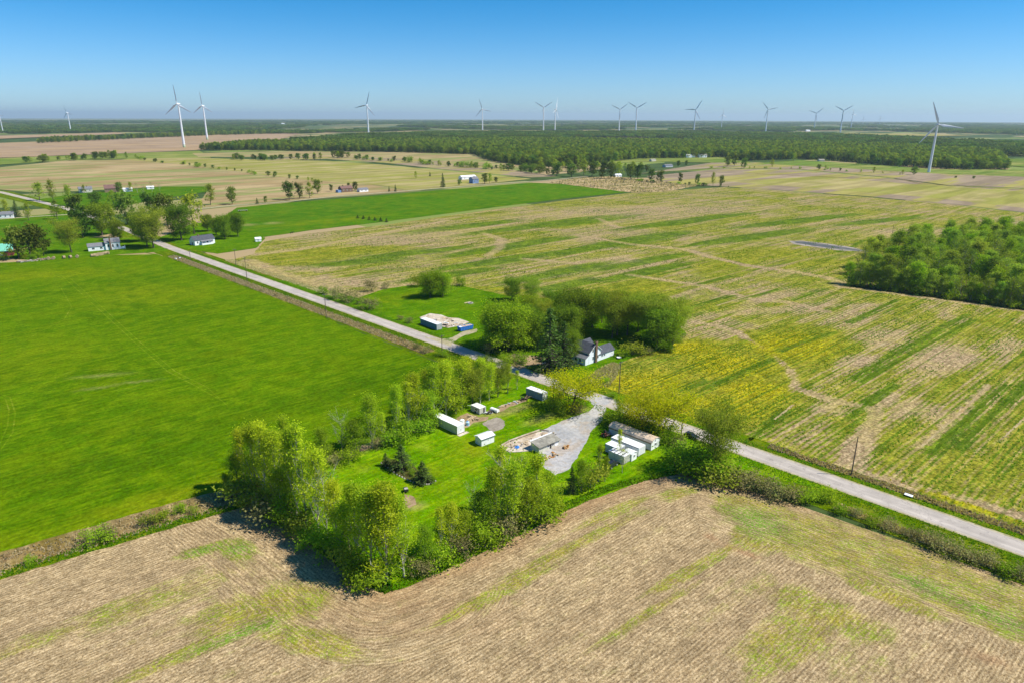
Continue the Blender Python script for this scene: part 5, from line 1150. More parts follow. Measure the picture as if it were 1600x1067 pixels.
def heap(name, px, py, label, cat, mat, n, rx, ry, h, L, seed, rot=A0, thick=0.08, group=None, pname='plank'):
    """a pile of separate pieces thrown together"""
    e = site(name, px, py, label, cat, rot, group); g = random.Random(seed)
    for i in range(n):
        a = g.uniform(-0.6, 0.6) + (1.57 if g.random() < 0.3 else 0); l = L * g.uniform(0.5, 1.1) / 2; t = thick * g.uniform(0.6, 1.4)
        o = box_part(pname, mat if not isinstance(mat, list) else g.choice(mat), e, -l, l, -t * 1.6, t * 1.6, -t, t)
        o.location = (g.uniform(-rx, rx), g.uniform(-ry, ry), 0.06 + h * g.random() ** 1.5); o.rotation_euler = (g.uniform(-0.25, 0.25), g.uniform(-0.25, 0.25), a)
    return e
heap('plank_pile', 738, 653, 'flat stack of brown planks on bare earth before the camper', 'plank pile', [W_brown, W_lumber], 14, 1.6, 0.7, 0.3, 3.4, 1, math.radians(-40))
heap('brush_pile', 820, 624, 'dark brown brush pile beside the blue-grey box trailer', 'brush pile', [W_brown, W_dark], 34, 1.7, 0.8, 0.8, 2.4, 2, thick=0.05, pname='branch')
heap('scrap_heap', 764, 646, 'low scrap heap of boards between camper and utility trailer', 'scrap heap', [W_brown, W_white, W_dark], 20, 1.3, 0.9, 0.4, 1.4, 3, pname='board')
heap('scrap_heap', 795, 632, 'strip of weathered boards along the bare patch behind the lawn', 'scrap heap', [W_brown, W_lumber, W_grey], 22, 4.0, 0.6, 0.25, 1.6, 4, math.radians(42), pname='board')
heap('orange_wood_pile', 884, 700, 'orange-brown heap of cut wood on the gravel drive', 'wood pile', [W_orange, W_lumber], 26, 0.6, 0.6, 0.9, 0.9, 5, thick=0.12, pname='log')
heap('brush_pile', 372, 772, 'pale fallen branches at the meadow end of the left hedgerow', 'brush pile', [W_stone, W_brown], 16, 2.0, 0.4, 0.3, 3.6, 6, math.radians(35), thick=0.06, pname='branch')

e = site('box_trailer', 847.5, 627, 'blue-grey box trailer with bright white roof near the road', 'trailer', math.radians(46))
steel_box(e, 2.5, 7.4, 2.7, W_bluegrey, W_roofw, W_grey)
part('door_stripe', W_white, e, lambda b: [b.box(0.25 + 0.5 * i, 0.5 + 0.5 * i, -0.045, -0.022, 0.5 + 0.35 * (i % 2), 1.9 - 0.3 * (i % 2)) for i in range(4)])

# slab, lean-to and litter by the gravel drive
e = site('concrete_slab', 800, 707, 'cracked cream concrete slab with rubble beside the gravel drive', 'slab', math.radians(41))
sl = [P(*q) for q in ((780, 700), (796, 691), (816, 683.5), (842, 674.5), (856, 676), (866, 683), (858, 694), (842, 703), (816, 706), (797, 707))]
inv = Matrix.Rotation(-math.radians(41), 2); ox, oy = P(800, 707)
loc = [inv @ Vector((x - ox, y - oy)) for x, y in sl]
part('slab', M_conc, e, lambda b: b.ext([(p.x, p.y) for p in loc], -0.05, 0.14, 'z'))
part('kerb', M_conc, e, lambda b: [b.slab((p.x, p.y, 0.42), (q.x, q.y, 0.42), (q.x + 0.15, q.y - 0.22, 0.42), (p.x + 0.15, p.y - 0.22, 0.42), 0.4) for p, q in zip(loc[0:4], loc[1:5])])
g_ = random.Random(8)
for i in range(46):
    k = g_.random(); p = loc[0].lerp(loc[4], k) + Vector((g_.uniform(0.2, 1.6), g_.uniform(-3.2, -0.3))); s = g_.uniform(0.12, 0.42)
    o = box_part('rubble', g_.choice([W_stone, M_conc, W_lumber, W_brown]), e, -s, s, -s * 0.6, s * 0.6, -s * 0.3, s * 0.4); o.location = (p.x, p.y, 0.22); o.rotation_euler = (g_.uniform(-0.4, 0.4), g_.uniform(-0.4, 0.4), g_.uniform(0, 3))
e = site('blue_tarp', 808, 700, 'crumpled bright blue tarpaulin heap on the concrete slab', 'tarp', lift=0.12)
bmm = bmesh.new(); bmesh.ops.create_icosphere(bmm, subdivisions=3, radius=1.0)
for v in bmm.verts:
    q = 0.75 + 0.5 * mnoise.noise(v.co * 2.3); v.co = Vector((v.co.x * q * 0.95, v.co.y * q * 0.7, max(0, v.co.z) * q * 0.75))
tm_ = bpy.data.meshes.new('sheet'); bmm.to_mesh(tm_); bmm.free(); tm_.materials.append(W_tarp); link(bpy.data.objects.new('sheet', tm_), e)
e = site('lean_to_shed', 842, 708, 'low lean-to shed with weathered grey roof between slab and drive', 'shed', math.radians(41))
part('wall', W_cream, e, lambda b: b.ext([(0, -0.1), (3.3, -0.1), (3.3, 2.35), (0, 1.75)], 0, 8.0, 'x'))
part('roof', W_roofg, e, lambda b: b.slab((-0.3, -0.5, 1.82), (8.3, -0.5, 1.82), (8.3, 3.6, 2.55), (-0.3, 3.6, 2.55), 0.12))
part('ridge_flashing', W_roofw, e, lambda b: b.slab((-0.3, 3.3, 2.53), (8.3, 3.3, 2.53), (8.3, 3.65, 2.59), (-0.3, 3.65, 2.59), 0.05))
for i, (u0, u1) in enumerate(((3.3, 4.1), (5.0, 5.8))): window(e, 'y', u0, u1, 0.7, 1.4, 0.0)
d = box_part('door', W_dark, e, 4.25, 4.85, -0.05, 0.02, 0.0, 1.65)
d = box_part('panel', W_white, e, 6.2, 7.6, -0.05, 0.02, 0.1, 1.65)
heap('firewood_pile', 858, 714, 'scattered tan firewood before the lean-to shed', 'wood pile', [W_lumber, W_orange, W_brown], 36, 2.8, 1.0, 0.3, 0.8, 9, pname='log', thick=0.1)

# ------------------------------------------------------------------ the lot's right side
e = site('round_roof_barn', 1017, 704, 'long barn with rusty rounded roof and white gable end beside the willows', 'barn', math.radians(45))
prof = [(0, -0.1), (0, 2.3), (0.4, 2.85), (1.2, 3.2), (2.1, 3.32), (3.0, 3.2), (3.8, 2.85), (4.2, 2.3), (4.2, -0.1)]
part('wall', W_grey, e, lambda b: b.ext([(0.06, -0.1), (0.06, 2.28), (0.45, 2.8), (1.22, 3.13), (2.1, 3.25), (2.98, 3.13), (3.75, 2.8), (4.14, 2.28), (4.14, -0.1)], 0.05, 15.0, 'y'))
part('gable_end', W_white, e, lambda b: b.ext([(0.02, -0.1), (0.02, 2.3), (0.42, 2.83), (1.21, 3.17), (2.1, 3.29), (2.99, 3.17), (3.78, 2.83), (4.18, 2.3), (4.18, -0.1)], 0.0, 0.04, 'y'))
for (ax, az), (bx_, bz) in zip(prof[1:-2], prof[2:-1]):
    for k in range(5):       # roof sheets, five along each facet
        y0, y1 = -0.2 + 3.08 * k, -0.2 + 3.08 * (k + 1) - 0.03
        part('roof_sheet', W_rust, e, lambda b: b.slab((ax, y0, az + 0.04 + 0.012 * (k % 2)), (bx_, y0, bz + 0.04 + 0.012 * (k % 2)), (bx_, y1, bz + 0.04 + 0.012 * (k % 2)), (ax, y1, az + 0.04 + 0.012 * (k % 2)), 0.05))
window(e, 'y', 1.7, 2.5, 1.0, 1.75, -0.02, W_white)
part('gable_slot', W_dark, e, lambda b: b.slab((1.7, -0.03, 2.6), (1.95, -0.03, 2.95), (2.0, -0.03, 2.6), (1.85, -0.03, 2.2), 0.03))
box_part('sill_board', W_brown, e, -0.06, 0.0, 0.1, 15.0, 1.95, 2.3)

e = site('flat_trailer', 997.5, 713.5, 'white flat-roofed trailer nearest the round-roofed barn', 'trailer', math.radians(45))
steel_box(e, 3.1, 9.6, 2.6, W_white, W_roofw, W_white, ribs=False)
box_part('roof_edge', W_dark, e, -0.05, -0.03, 0.1, 9.5, 2.42, 2.6)
e = site('white_cabin', 986.5, 721, 'small white cabin with a dark window before the flat white trailers', 'cabin', math.radians(45))
gable(e, 0, 2.4, 0, 2.6, 2.1, 2.5, W_white, W_roofw, 'y', 0.15)
window(e, 'y', 0.9, 1.6, 1.0, 1.6, 0.0)
box_part('door', W_grey, e, -0.05, 0.01, 0.8, 1.6, 0.0, 1.9)
e = site('flat_trailer', 974.5, 726, 'white flat-roofed trailer with dark roof battens, left of the small cabin', 'trailer', math.radians(45))
steel_box(e, 2.7, 5.2, 2.4, W_cream, W_roofw, W_cream, ribs=False)
part('roof_batten', W_dark, e, lambda b: [b.box(-0.02, 2.7, 0.9 + 1.15 * i, 1.08 + 1.15 * i, 2.44, 2.52) for i in range(4)])
e = site('flat_trailer', 966, 714, 'white flat-roofed trailer farthest left, half hidden by thin poplars', 'trailer', math.radians(45))
steel_box(e, 2.9, 4.6, 2.5, W_grey, W_roofw, W_grey, ribs=False)
heap('rust_heap', 947, 681, 'rust-brown scrap machinery at the edge of the drive', 'scrap heap', [W_rust, plain('red_rust', (0.22, 0.07, 0.04), 0.9, 0.2, 0.3, 2.0), W_dark], 26, 1.1, 0.8, 1.3, 1.3, 12, thick=0.14, pname='piece')

def car(px, py, rot, label, paint, wagon=False):
    e = site('parked_car', px, py, label, 'car', rot)
    def body(b):
        o = [(0, 0.32), (4.4, 0.32), (4.45, 0.75), (4.2, 0.92), (3.2, 0.98), (0.25, 0.98), (0.0, 0.8)]
        b.ext(o, 0, 1.76, 'y')
    part('body', paint, e, body)
    hi = 1.7 if wagon else 1.45
    def cab(b):
        lo = [(0.35, 0.985), (3.2, 0.985), (2.45, hi - 0.06), (0.8 if not wagon else 0.5, hi - 0.06)]
        vs = [(x, 0.08 + 0.14 * (z > 1), z) for x, z in lo] + [(x, 1.68 - 0.14 * (z > 1), z) for x, z in lo]
        b.add(vs, [(3, 2, 1, 0), (4, 5, 6, 7), (0, 1, 5, 4), (1, 2, 6, 5), (2, 3, 7, 6), (3, 0, 4, 7)])
    part('window', W_glass, e, cab)
    part('roof', paint, e, lambda b: b.box(0.7 if not wagon else 0.45, 2.5, 0.2, 1.56, hi - 0.06, hi))
    for x in (0.85, 3.55):
        for y in (-0.02, 1.58):
            w = part('wheel', W_tyre, e, lambda b: b.cyl((x, y, 0.32), (x, y + 0.2, 0.32), 0.33, n=14))
            part('rim', W_grey, w, lambda b: b.cyl((x, y - 0.01 if y < 0 else y + 0.2, 0.32), (x, y if y < 0 else y + 0.21, 0.32), 0.2, n=10))
    for y in (0.12, 1.34): box_part('headlight', W_roofw, e, 4.40, 4.46, y, y + 0.3, 0.62, 0.78)
    for y in (0.12, 1.34): box_part('tail_light', W_red, e, -0.03, 0.02, y, y + 0.3, 0.65, 0.82)
    return e
car(1067, 681, math.radians(-45), 'dark car on the road shoulder between the willows and the large open tree', W_black)
car(953, 735, math.radians(50), 'dark car half hidden in the trees left of the white trailers', W_black, True)
car(852, 571, math.radians(35), 'white car in the deep shade under the tall spruce', W_white)

e = site('barbecue', 632, 771, 'black steel barbecue standing on the lawn above a bare patch', 'barbecue', math.radians(20))
part('bowl', W_black, e, lambda b: b.ext([(0, 0.55), (0.25, 0.35), (0.85, 0.35), (1.1, 0.55), (1.1, 0.8), (0.85, 1.0), (0.25, 1.0), (0, 0.8)], 0, 1.5, 'y'))
part('shelf', W_stone, e, lambda b: b.slab((0.1, 0.1, 1.06), (1.0, 0.1, 1.06), (1.0, 1.0, 1.06), (0.1, 1.0, 1.06), 0.05))
for x in (0.15, 0.95):
    for y in (0.15, 1.35): box_part('leg', W_black, e, x - 0.04, x + 0.04, y - 0.04, y + 0.04, -0.05, 0.4)
bed = PX((596, 724), (606, 731), (620, 742), (632, 748), (646, 754), (660, 757), (670, 757), (680, 752))
for i, (x, y) in enumerate(bed):
    for k in range(3):
        q = bed[min(i + 1, len(bed) - 1)]; t_ = k / 3
        bs = bmesh.new(); bmesh.ops.create_icosphere(bs, subdivisions=2, radius=0.3)
        for v in bs.verts: v.co *= 0.75 + 0.5 * mnoise.noise(v.co * 3 + Vector((i * 3.1, k * 1.7, 0)))
        ms = bpy.data.meshes.new('edging_stone'); bs.to_mesh(ms); bs.free(); ms.materials.append(W_stone)
        o = link(bpy.data.objects.new('edging_stone', ms)); o.location = (x + (q[0] - x) * t_, y + (q[1] - y) * t_, 0.2)
        tag(o, f'pale field stone edging the garden bed, {ORD[i * 3 + k]} from its left end', 'stone', 'stones edging the garden bed')
e = site('birdhouse', 616, 682, 'white birdhouse on a thin post under the back hedgerow', 'birdhouse')
part('post', W_brown, e, lambda b: b.cyl((0, 0, -0.1), (0, 0, 2.4), 0.07, n=6))
part('house', W_white, e, lambda b: b.ext([(-0.3, 2.4), (0.3, 2.4), (0.3, 2.85), (0, 3.1), (-0.3, 2.85)], -0.25, 0.25, 'y'))

# ------------------------------------------------------------------ the house across the road
e = site('farmhouse', 914.5, 571.5, 'pale sided farmhouse with charcoal roofs and a brown brick chimney', 'house', math.radians(44))
gable(e, 2.0, 9.0, 0, 8.5, 4.6, 7.3, W_house, W_shing, 'y', 0.35)
part('lean_to_wall', W_house, e, lambda b: b.ext([(0, -0.15), (2.05, -0.15), (2.05, 3.9), (0, 2.75)], 0.04, 6.2, 'y'))
part('lean_to_roof', W_shgrey, e, lambda b: b.slab((-0.35, -0.3, 2.68), (2.0, -0.3, 4.0), (2.0, 6.6, 4.0), (-0.35, 6.6, 2.68), 0.12))
gable(e, 8.4, 17.5, 0.05, 5.0, 2.6, 4.6, W_house, W_shing, 'x', 0.35, 'wing_wall', 'wing_roof')
gable(e, 8.0, 14.5, 7.8, 12.6, 3.2, 5.4, W_cream, W_shing, 'x', 0.35, 'rear_wing_wall', 'rear_wing_roof')
c = part('chimney', W_brick, e, lambda b: (b.box(5.3, 6.3, -0.65, 0.0, -0.1, 8.2), b.box(5.2, 6.4, -0.75, 0.1, 8.2, 8.4)))
part('flue', W_dark, c, lambda b: b.cyl((5.8, -0.32, 8.4), (5.8, -0.32, 8.75), 0.2, n=8))
for u0, z0 in ((4.1, 1.3), (3.95, 4.35), (7.0, 1.3)): window(e, 'y', u0, u0 + 0.75, z0, z0 + 1.35, 0.0)
for u0 in (9.6, 11.0): window(e, 'y', u0, u0 + 0.9, 1.3, 2.0, 0.05)
window(e, 'x', 2.2, 3.1, 1.0, 2.1, 0.0); window(e, 'x', 4.3, 5.2, 1.0, 2.1, 0.0)
part('barge_board', W_white, e, lambda b: (b.slab((1.62, -0.4, 4.42), (5.5, -0.4, 7.42), (5.5, -0.37, 7.2), (1.62, -0.37, 4.2), 0.02), b.slab((5.5, -0.4, 7.42), (9.38, -0.4, 4.42), (9.38, -0.37, 4.2), (5.5, -0.37, 7.2), 0.02)))
e = site('white_disc', 967, 560.5, 'white flat disc near the right corner of the farmhouse', 'disc')
part('disc', W_white, e, lambda b: (b.cyl((0, 0, 0.45), (0, 0, 0.6), 0.4, 0.95, n=14), b.cyl((0, 0, 0.6), (0, 0, 0.64), 0.95, n=14)))
part('stand', W_dark, e, lambda b: b.cyl((0, 0, -0.1), (0, 0, 0.45), 0.08, n=6))

e = site('steel_container', 682.5, 517, 'long teal shipping container with pale roof parked by the roadside slab', 'container', math.radians(42))
steel_box(e, 2.9, 12.4, 2.8, W_teal, W_roofw, W_grey)
e = site('blue_skip', 719.5, 519, 'bright blue ribbed roll-off skip with rusty load beside the slab', 'skip', math.radians(38))
part('body', W_blue, e, lambda b: (b.add([(0.1, 0, 0.2), (6.6, 0, 0.2), (6.6, 2.3, 0.2), (0.1, 2.3, 0.2), (-0.1, -0.1, 1.9), (6.8, -0.1, 1.9), (6.8, 2.4, 1.9), (-0.1, 2.4, 1.9)], [(3, 2, 1, 0), (0, 1, 5, 4), (1, 2, 6, 5), (2, 3, 7, 6), (3, 0, 4, 7)])))
part('load', W_rust, e, lambda b: [b.box(0.3 + 0.8 * i, 1.0 + 0.8 * i, 0.2, 2.1, 1.0, 1.75 + 0.18 * (i * 7 % 3)) for i in range(8)])
for i in range(8): part('rib', plain('lighter_blue_paint', (0.05, 0.27, 0.72), 0.45, 0.4, 0.1, 1.0) if i == 0 else bpy.data.materials['lighter_blue_paint'], e, lambda b: b.box(0.1 + 0.88 * i, 0.24 + 0.88 * i, -0.2, 0.0, 0.2, 1.85))
part('rim', W_blue, e, lambda b: (b.box(-0.15, 6.85, -0.18, -0.05, 1.85, 2.0), b.box(-0.15, 6.85, 2.35, 2.48, 1.85, 2.0), b.box(-0.18, -0.05, -0.1, 2.4, 1.85, 2.0), b.box(6.75, 6.88, -0.1, 2.4, 1.85, 2.0)))
part('tarp_corner', W_white, e, lambda b: b.slab((0, 0.2, 2.05), (1.1, 0.2, 2.05), (0.9, 1.6, 2.15), (0, 1.5, 2.1), 0.05))
e = site('foundation_slab', 700, 513, 'pale concrete foundation slab strewn with boards behind the teal container', 'slab', math.radians(42))
inv = Matrix.Rotation(-math.radians(42), 2); ox, oy = P(700, 513)
loc = [inv @ Vector((x - ox, y - oy)) for x, y in PX((655, 497), (672, 490.5), (690, 493), (700, 497), (716, 498), (733, 504), (722, 509), (700, 513), (690, 511))]
part('slab', M_conc, e, lambda b: b.ext([(p.x, p.y) for p in loc], -0.05, 0.16, 'z'))
g_ = random.Random(21)
for i in range(40):
    p = Vector((g_.uniform(-6, 8), g_.uniform(-0.5, 15)));
    if not inside(np.array([p.x]), np.array([p.y]), [(q.x, q.y) for q in loc])[0]: continue
    s = g_.uniform(0.2, 0.8); o = box_part('board', g_.choice([W_lumber, W_dark, W_brown, W_white]), e, -s * 1.6, s * 1.6, -s * 0.4, s * 0.4, 0, s * 0.35); o.location = (p.x, p.y, 0.2); o.rotation_euler = (0, 0, g_.uniform(0, 3))
e = site('fire_pit', 735, 474.5, 'flat ring of stones and boards on the house lawn', 'fire pit')
for i in range(10):
    a = i * 0.628; part('stone', W_stone, e, lambda b: b.box(1.1 * math.cos(a) - 0.3, 1.1 * math.cos(a) + 0.3, 1.1 * math.sin(a) - 0.25, 1.1 * math.sin(a) + 0.25, -0.05, 0.35))
part('board', W_lumber, e, lambda b: b.box(-2.2, 1.6, 1.6, 2.3, 0.0, 0.2))

# ------------------------------------------------------------------ farms on the left
def house(px, py, rot, L, W, eave, ridge, wall, roof, label, name='farmhouse', along='x', wins=3, chim=None, cat='house', wing=None, frame=W_white):
    e = site(name, px, py, label, cat, rot)
    gable(e, 0, L, 0, W, eave, ridge, wall, roof, along, 0.4)
    for i in range(wins): window(e, 'y', L * (i + 0.6) / (wins + 0.2) - 0.5, L * (i + 0.6) / (wins + 0.2) + 0.5, eave * 0.35, eave * 0.75, 0.0, frame)
    if wins: box_part('door', W_dark, e, -0.05, 0.01, W * 0.4, W * 0.4 + 1.0, 0, 2.0)
    if wing:
        x0, x1, y0, y1, ev, rg = wing
        gable(e, x0, x1, y0, y1, ev, rg, wall, roof, 'x', 0.35, 'wing_wall', 'wing_roof')
        for i in range(2): window(e, 'y', x0 + (x1 - x0) * (0.22 + 0.45 * i), x0 + (x1 - x0) * (0.36 + 0.45 * i), ev * 0.35, ev * 0.75, y0, frame)
    if chim:
        cx, cy, cz = chim; part('chimney', W_brick, e, lambda b: b.box(cx - 0.45, cx + 0.45, cy - 0.45, cy + 0.45, 0, cz))
    return e
e = house(166, 391.5, math.radians(34), 9.0, 8.0, 5.0, 7.4, W_white, W_shgrey, 'white farmhouse with grey roof and tall brown chimney before the bales', chim=(3.0, -0.46, 8.2), wing=(-10.5, 0.1, 1.0, 7.0, 3.0, 4.9))
part('porch', W_white, e, lambda b: (b.box(9.0, 12.0, 0.5, 6.5, 0, 0.5), b.box(9.0, 12.0, 0.4, 0.5, 0.5, 1.5), b.box(11.9, 12.0, 0.5, 6.5, 0.5, 1.5)))
e = house(305, 384.5, math.radians(50), 15.0, 8.0, 3.6, 6.2, W_white, W_shing, 'white bungalow with dark roof and porch under the maples', wins=4, chim=(5.0, 4.0, 7.0))
part('porch_roof', W_shgrey, e, lambda b: b.slab((4.0, -2.6, 2.6), (13.0, -2.6, 2.6), (13.0, 0.2, 3.5), (4.0, 0.2, 3.5), 0.12))
part('porch', W_white, e, lambda b: b.box(4.2, 12.8, -2.4, -0.05, -0.1, 1.1))
for i in range(4): part('porch_post', W_white, e, lambda b: b.box(4.4 + 2.7 * i, 4.55 + 2.7 * i, -2.4, -2.25, 1.1, 2.55))
e = site('garden_shed', 399.5, 378.5, 'tiny white shed on the grass near the bungalow and crop corner', 'shed', math.radians(30))
gable(e, 0, 4.2, 0, 3.2, 2.0, 3.0, W_white, W_roofw, 'x', 0.25); box_part('door', W_grey, e, 1.4, 2.6, -0.05, 0.01, 0, 1.8)
e = site('barn', -6, 402, 'red barn with pale green metal roof at the left picture edge', 'barn', math.radians(30))
gable(e, -16, 9.5, 0, 10, 3.6, 7.6, W_red, W_green, 'x', 0.5)
for i in range(3): box_part('barn_door', W_white, e, -9 + 5.5 * i, -7 + 5.5 * i, -0.05, 0.01, 0, 2.4)
def bale(px, py, label, group, r=0.85):
    x, y = P(px, py); o = B(); o.cyl((-0.75, 0, r), (0.75, 0, r), r, n=14); o.cyl((-0.77, 0, r), (0.77, 0, r), r * 0.55, n=10)
    ob = o.build('hay_bale', W_hay); ob.location = (x, y, gz(x, y) + 0.05); ob.rotation_euler = (0, 0, random.uniform(0, 3)); return tag(ob, label, 'hay bale', group)
for i in range(9): bale(144 + 3.1 * i, 402 - 0.55 * i, f'round hay bale, {ORD[i]} from the left in the row below the farmhouse', 'bales below the farmhouse', 1.0)
for i, bx_ in enumerate((76, 84, 100, 110, 121)): bale(bx_, 406.5 - 0.07 * (bx_ - 76), f'lone weathered bale, {ORD[i]} from the left beneath the broad olive tree', 'bales beneath the olive tree', 1.0)
heap('log_pile', 55, 408, 'long grey-brown log pile at the top edge of the meadow', 'log pile', [W_brown, W_stone, W_hay], 60, 9.0, 1.2, 0.8, 3.0, 31, math.radians(36), 0.18, pname='log')
heap('scrap_heap', 280, 405, 'dark scrap and a pale tub in the roadside grass of the meadow', 'scrap heap', [W_dark, W_white, W_brown], 14, 2.4, 0.8, 0.7, 1.6, 32, thick=0.16, pname='piece')
house(124, 302, math.radians(36), 14, 8, 4.2, 6.8, W_cream, W_shgrey, 'grey-roofed farmhouse behind the crossroads trees', wins=3, chim=(9, 4, 7.6))
house(164, 301.5, math.radians(30), 17, 11, 4.5, 8.5, W_brown, W_redroof, 'brown barn with dark roof at the far crossroads farm', 'barn', wins=0, cat='barn')
house(193, 300.5, math.radians(36), 10, 6, 3.0, 4.4, W_white, W_roofw, 'white-roofed shed left of two at the crossroads farm', 'shed', wins=2, cat='shed')
house(230, 296.5, math.radians(36), 8, 5, 2.6, 3.8, W_white, W_roofw, 'small lone white shed in grass by bare trees', 'shed', wins=1, cat='shed')
house(-3, 342, math.radians(20), 12, 8, 3.4, 5.6, W_white, W_shgrey, 'white house with dark roof cut by the left picture edge', wins=3)
e = site('field_trailer', 372, 331.5, 'flat grey wagon parked at the corner of the far pasture', 'wagon', math.radians(20))
part('deck', W_roofg, e, lambda b: b.box(0, 9, 0, 2.6, 0.9, 1.3))
for x in (1.2, 7.6):
    for y in (-0.1, 2.4): part('wheel', W_tyre, e, lambda b: b.cyl((x, y, 0.45), (x, y + 0.3, 0.45), 0.5, n=10))
e = site('roadside_board', 1412, 774, 'small white board lying on the grass verge right of the road', 'board', math.radians(-45))
part('board', W_white, e, lambda b: b.slab((0, 0, 0.35), (1.9, 0, 0.35), (1.9, 0.8, 0.5), (0, 0.8, 0.5), 0.06))
part('support', W_dark, e, lambda b: (b.box(0.1, 0.2, 0.2, 0.6, -0.05, 0.36), b.box(1.7, 1.8, 0.2, 0.6, -0.05, 0.36)))
# horse in the pasture
hx, hy = P(456, 366); hb = bpy.data.meshes.new('horse')
sk = [(-0.75, 0, 1.25, .30), (0.0, 0, 1.22, .32), (0.7, 0, 1.3, .30), (1.15, 0, 1.75, .17), (1.45, 0, 2.0, .13), (1.85, 0, 1.8, .09), (-0.8, .2, .75, .15), (-0.9, .2, .40, .08), (-0.82, .2, 0.02, .07), (-0.8, -.2, .75, .15), (-0.95, -.2, .40, .08), (-0.88, -.2, 0.02, .07), (0.75, .2, .75, .12), (0.78, .2, .4, .07), (0.75, .2, 0.02, .07), (0.75, -.2, .75, .12), (0.7, -.2, .4, .07), (0.72, -.2, 0.02, .07), (-1.15, 0, 1.1, .09), (-1.2, 0, .55, .05)]
hb.from_pydata([s[:3] for s in sk], [(0, 1), (1, 2), (2, 3), (3, 4), (4, 5), (0, 6), (6, 7), (7, 8), (0, 9), (9, 10), (10, 11), (2, 12), (12, 13), (13, 14), (2, 15), (15, 16), (16, 17), (0, 18), (18, 19)], [])
ho = link(bpy.data.objects.new('horse', hb)); ho.location = (hx, hy, gz(hx, hy) + 0.06); ho.rotation_euler = (0, 0, 0.3)
sm = ho.modifiers.new('skin', 'SKIN'); ho.modifiers.new('smooth', 'SUBSURF').levels = 1
for v, s in zip(hb.skin_vertices[0].data, sk): v.radius = (s[3], s[3])
hb.skin_vertices[0].data[1].use_root = True
hb.materials.append(plain('dark_horse_coat', (0.03, 0.022, 0.017), 0.6, 0.3, 0.2, 1.0)); tag(ho, 'small dark horse standing by the pasture corner fence', 'horse')
def fence(line, step, label, mat=W_lumber, h=1.2):
    pts = [Vector(P(*p)) for p in line]; x0, y0 = pts[0]; e = tag(empty('pasture_fence', x0, y0), label, 'fence'); rail = B()
    pm = B().box(-0.09, 0.09, -0.09, 0.09, -0.1, h).mesh('post', mat)
    for a, b in zip(pts[:-1], pts[1:]):
        n = max(1, int((b - a).length / step))
        for i in range(n):
            p = a.lerp(b, i / n) - pts[0]; o = link(bpy.data.objects.new('post', pm), e); o.location = (p.x, p.y, 0.05)
        for z in (0.5, 0.95): rail.cyl((a.x - x0, a.y - y0, z), (b.x - x0, b.y - y0, z), 0.045, n=4)
    rail.build('rail', mat, e)
fence([(412, 373), (440, 371.5), (464, 369.5)], 4, 'pale rail fence at the pasture corner beside the horse')

# far farms along the side road
e = house(534, 301.5, math.radians(40), 15, 9, 4.6, 7.4, W_brick, W_redroof, 'red-brown brick farmhouse on the gravel side road', wins=3, chim=(4, 4, 8.6))
box_part('lean_to', W_farmblue, e, -4.5, -0.05, 0.5, 7, -0.1, 3.0)
house(562, 301.0, math.radians(40), 12, 7, 3.0, 4.8, W_white, W_shgrey, 'white garage with grey roof beside the brick farmhouse', 'garage', wins=2, cat='garage')
house(722, 281.5, math.radians(40), 26, 9, 3.6, 5.6, W_white, W_roofw, 'long white-roofed barn behind the blue farmhouse', 'barn', wins=3, cat='barn')
house(739, 287.5, math.radians(40), 10, 9, 6.0, 9.0, W_farmblue, W_shgrey, 'tall blue farmhouse on the gravel side road', wins=2, chim=(5, 4, 9.8))
house(1072, 247, math.radians(20), 24, 11, 4.5, 7.0, W_white, W_roofw, 'wide white barn at the edge of the long wood', 'barn', wins=0, cat='barn')
house(1093, 247, math.radians(20), 20, 9, 6.0, 8.5, W_white, W_roofg, 'pale two-storey house right of the wide white barn', 'house', wins=3)
house(962, 277, math.radians(30), 12, 7, 2.8, 4.4, W_white, W_roofw, 'low white house among trees in the brushy corner', wins=2)
house(1040, 262, math.radians(30), 18, 9, 3.2, 5.0, W_grey, W_shgrey, 'low grey shed under trees by the field lane', 'shed', wins=0, cat='shed')
g_ = random.Random(44)
FARB = [(211, 206), (260, 193.5), (398, 198.5), (420, 206.5), (440, 194.5), (588, 192), (670, 198.5), (680, 198), (758, 189), (981, 191.5), (1018, 253), (1260, 206), (1280, 253), (1478, 207), (1590, 210.5)]
for i, (bx_, by_) in enumerate(FARB):
    house(bx_, by_, g_.uniform(0, 0.9), g_.uniform(26, 40) * (0.4 if by_ > 240 else 1), g_.uniform(12, 18) * (0.4 if by_ > 240 else 1), 6 * (0.5 if by_ > 240 else 1), 10 * (0.5 if by_ > 240 else 1), W_cream if by_ > 240 else W_white, g_.choice([W_roofw, W_roofg]), f'tiny pale far building, {ORD[i]} from the left among the distant woods', 'far_building', wins=0, cat='building')['group'] = 'far buildings among the woods'

# ------------------------------------------------------------------ utility poles
def pole(px, py, ty, label, arm=True, transformer=False):
    x, y = P(px, py); h = height_at(x, y, ty); e = tag(empty('utility_pole', x, y, RD_ANG + math.pi / 2), label, 'utility pole', 'utility poles along the road')
    part('shaft', W_pole, e, lambda b: b.cyl((0, 0, -0.3), (0, 0, h), 0.17, 0.11, n=10))
    if arm:
        a = part('crossarm', W_pole, e, lambda b: b.box(-1.1, 1.1, -0.2, -0.09, h - 0.7, h - 0.55))
        for k in (-0.95, 0.0, 0.95): part('insulator', W_grey, a, lambda b: b.cyl((k, -0.14, h - 0.55), (k, -0.14, h - 0.3), 0.06, 0.04, n=6))
    if transformer: part('transformer', W_roofg, e, lambda b: (b.cyl((0.35, 0, h - 2.2), (0.35, 0, h - 1.3), 0.26, n=12), b.box(0.1, 0.3, -0.05, 0.05, h - 1.9, h - 1.6)))
pole(1330, 742, 682, 'dark utility pole leaning alone beside the crop field on the right', False)
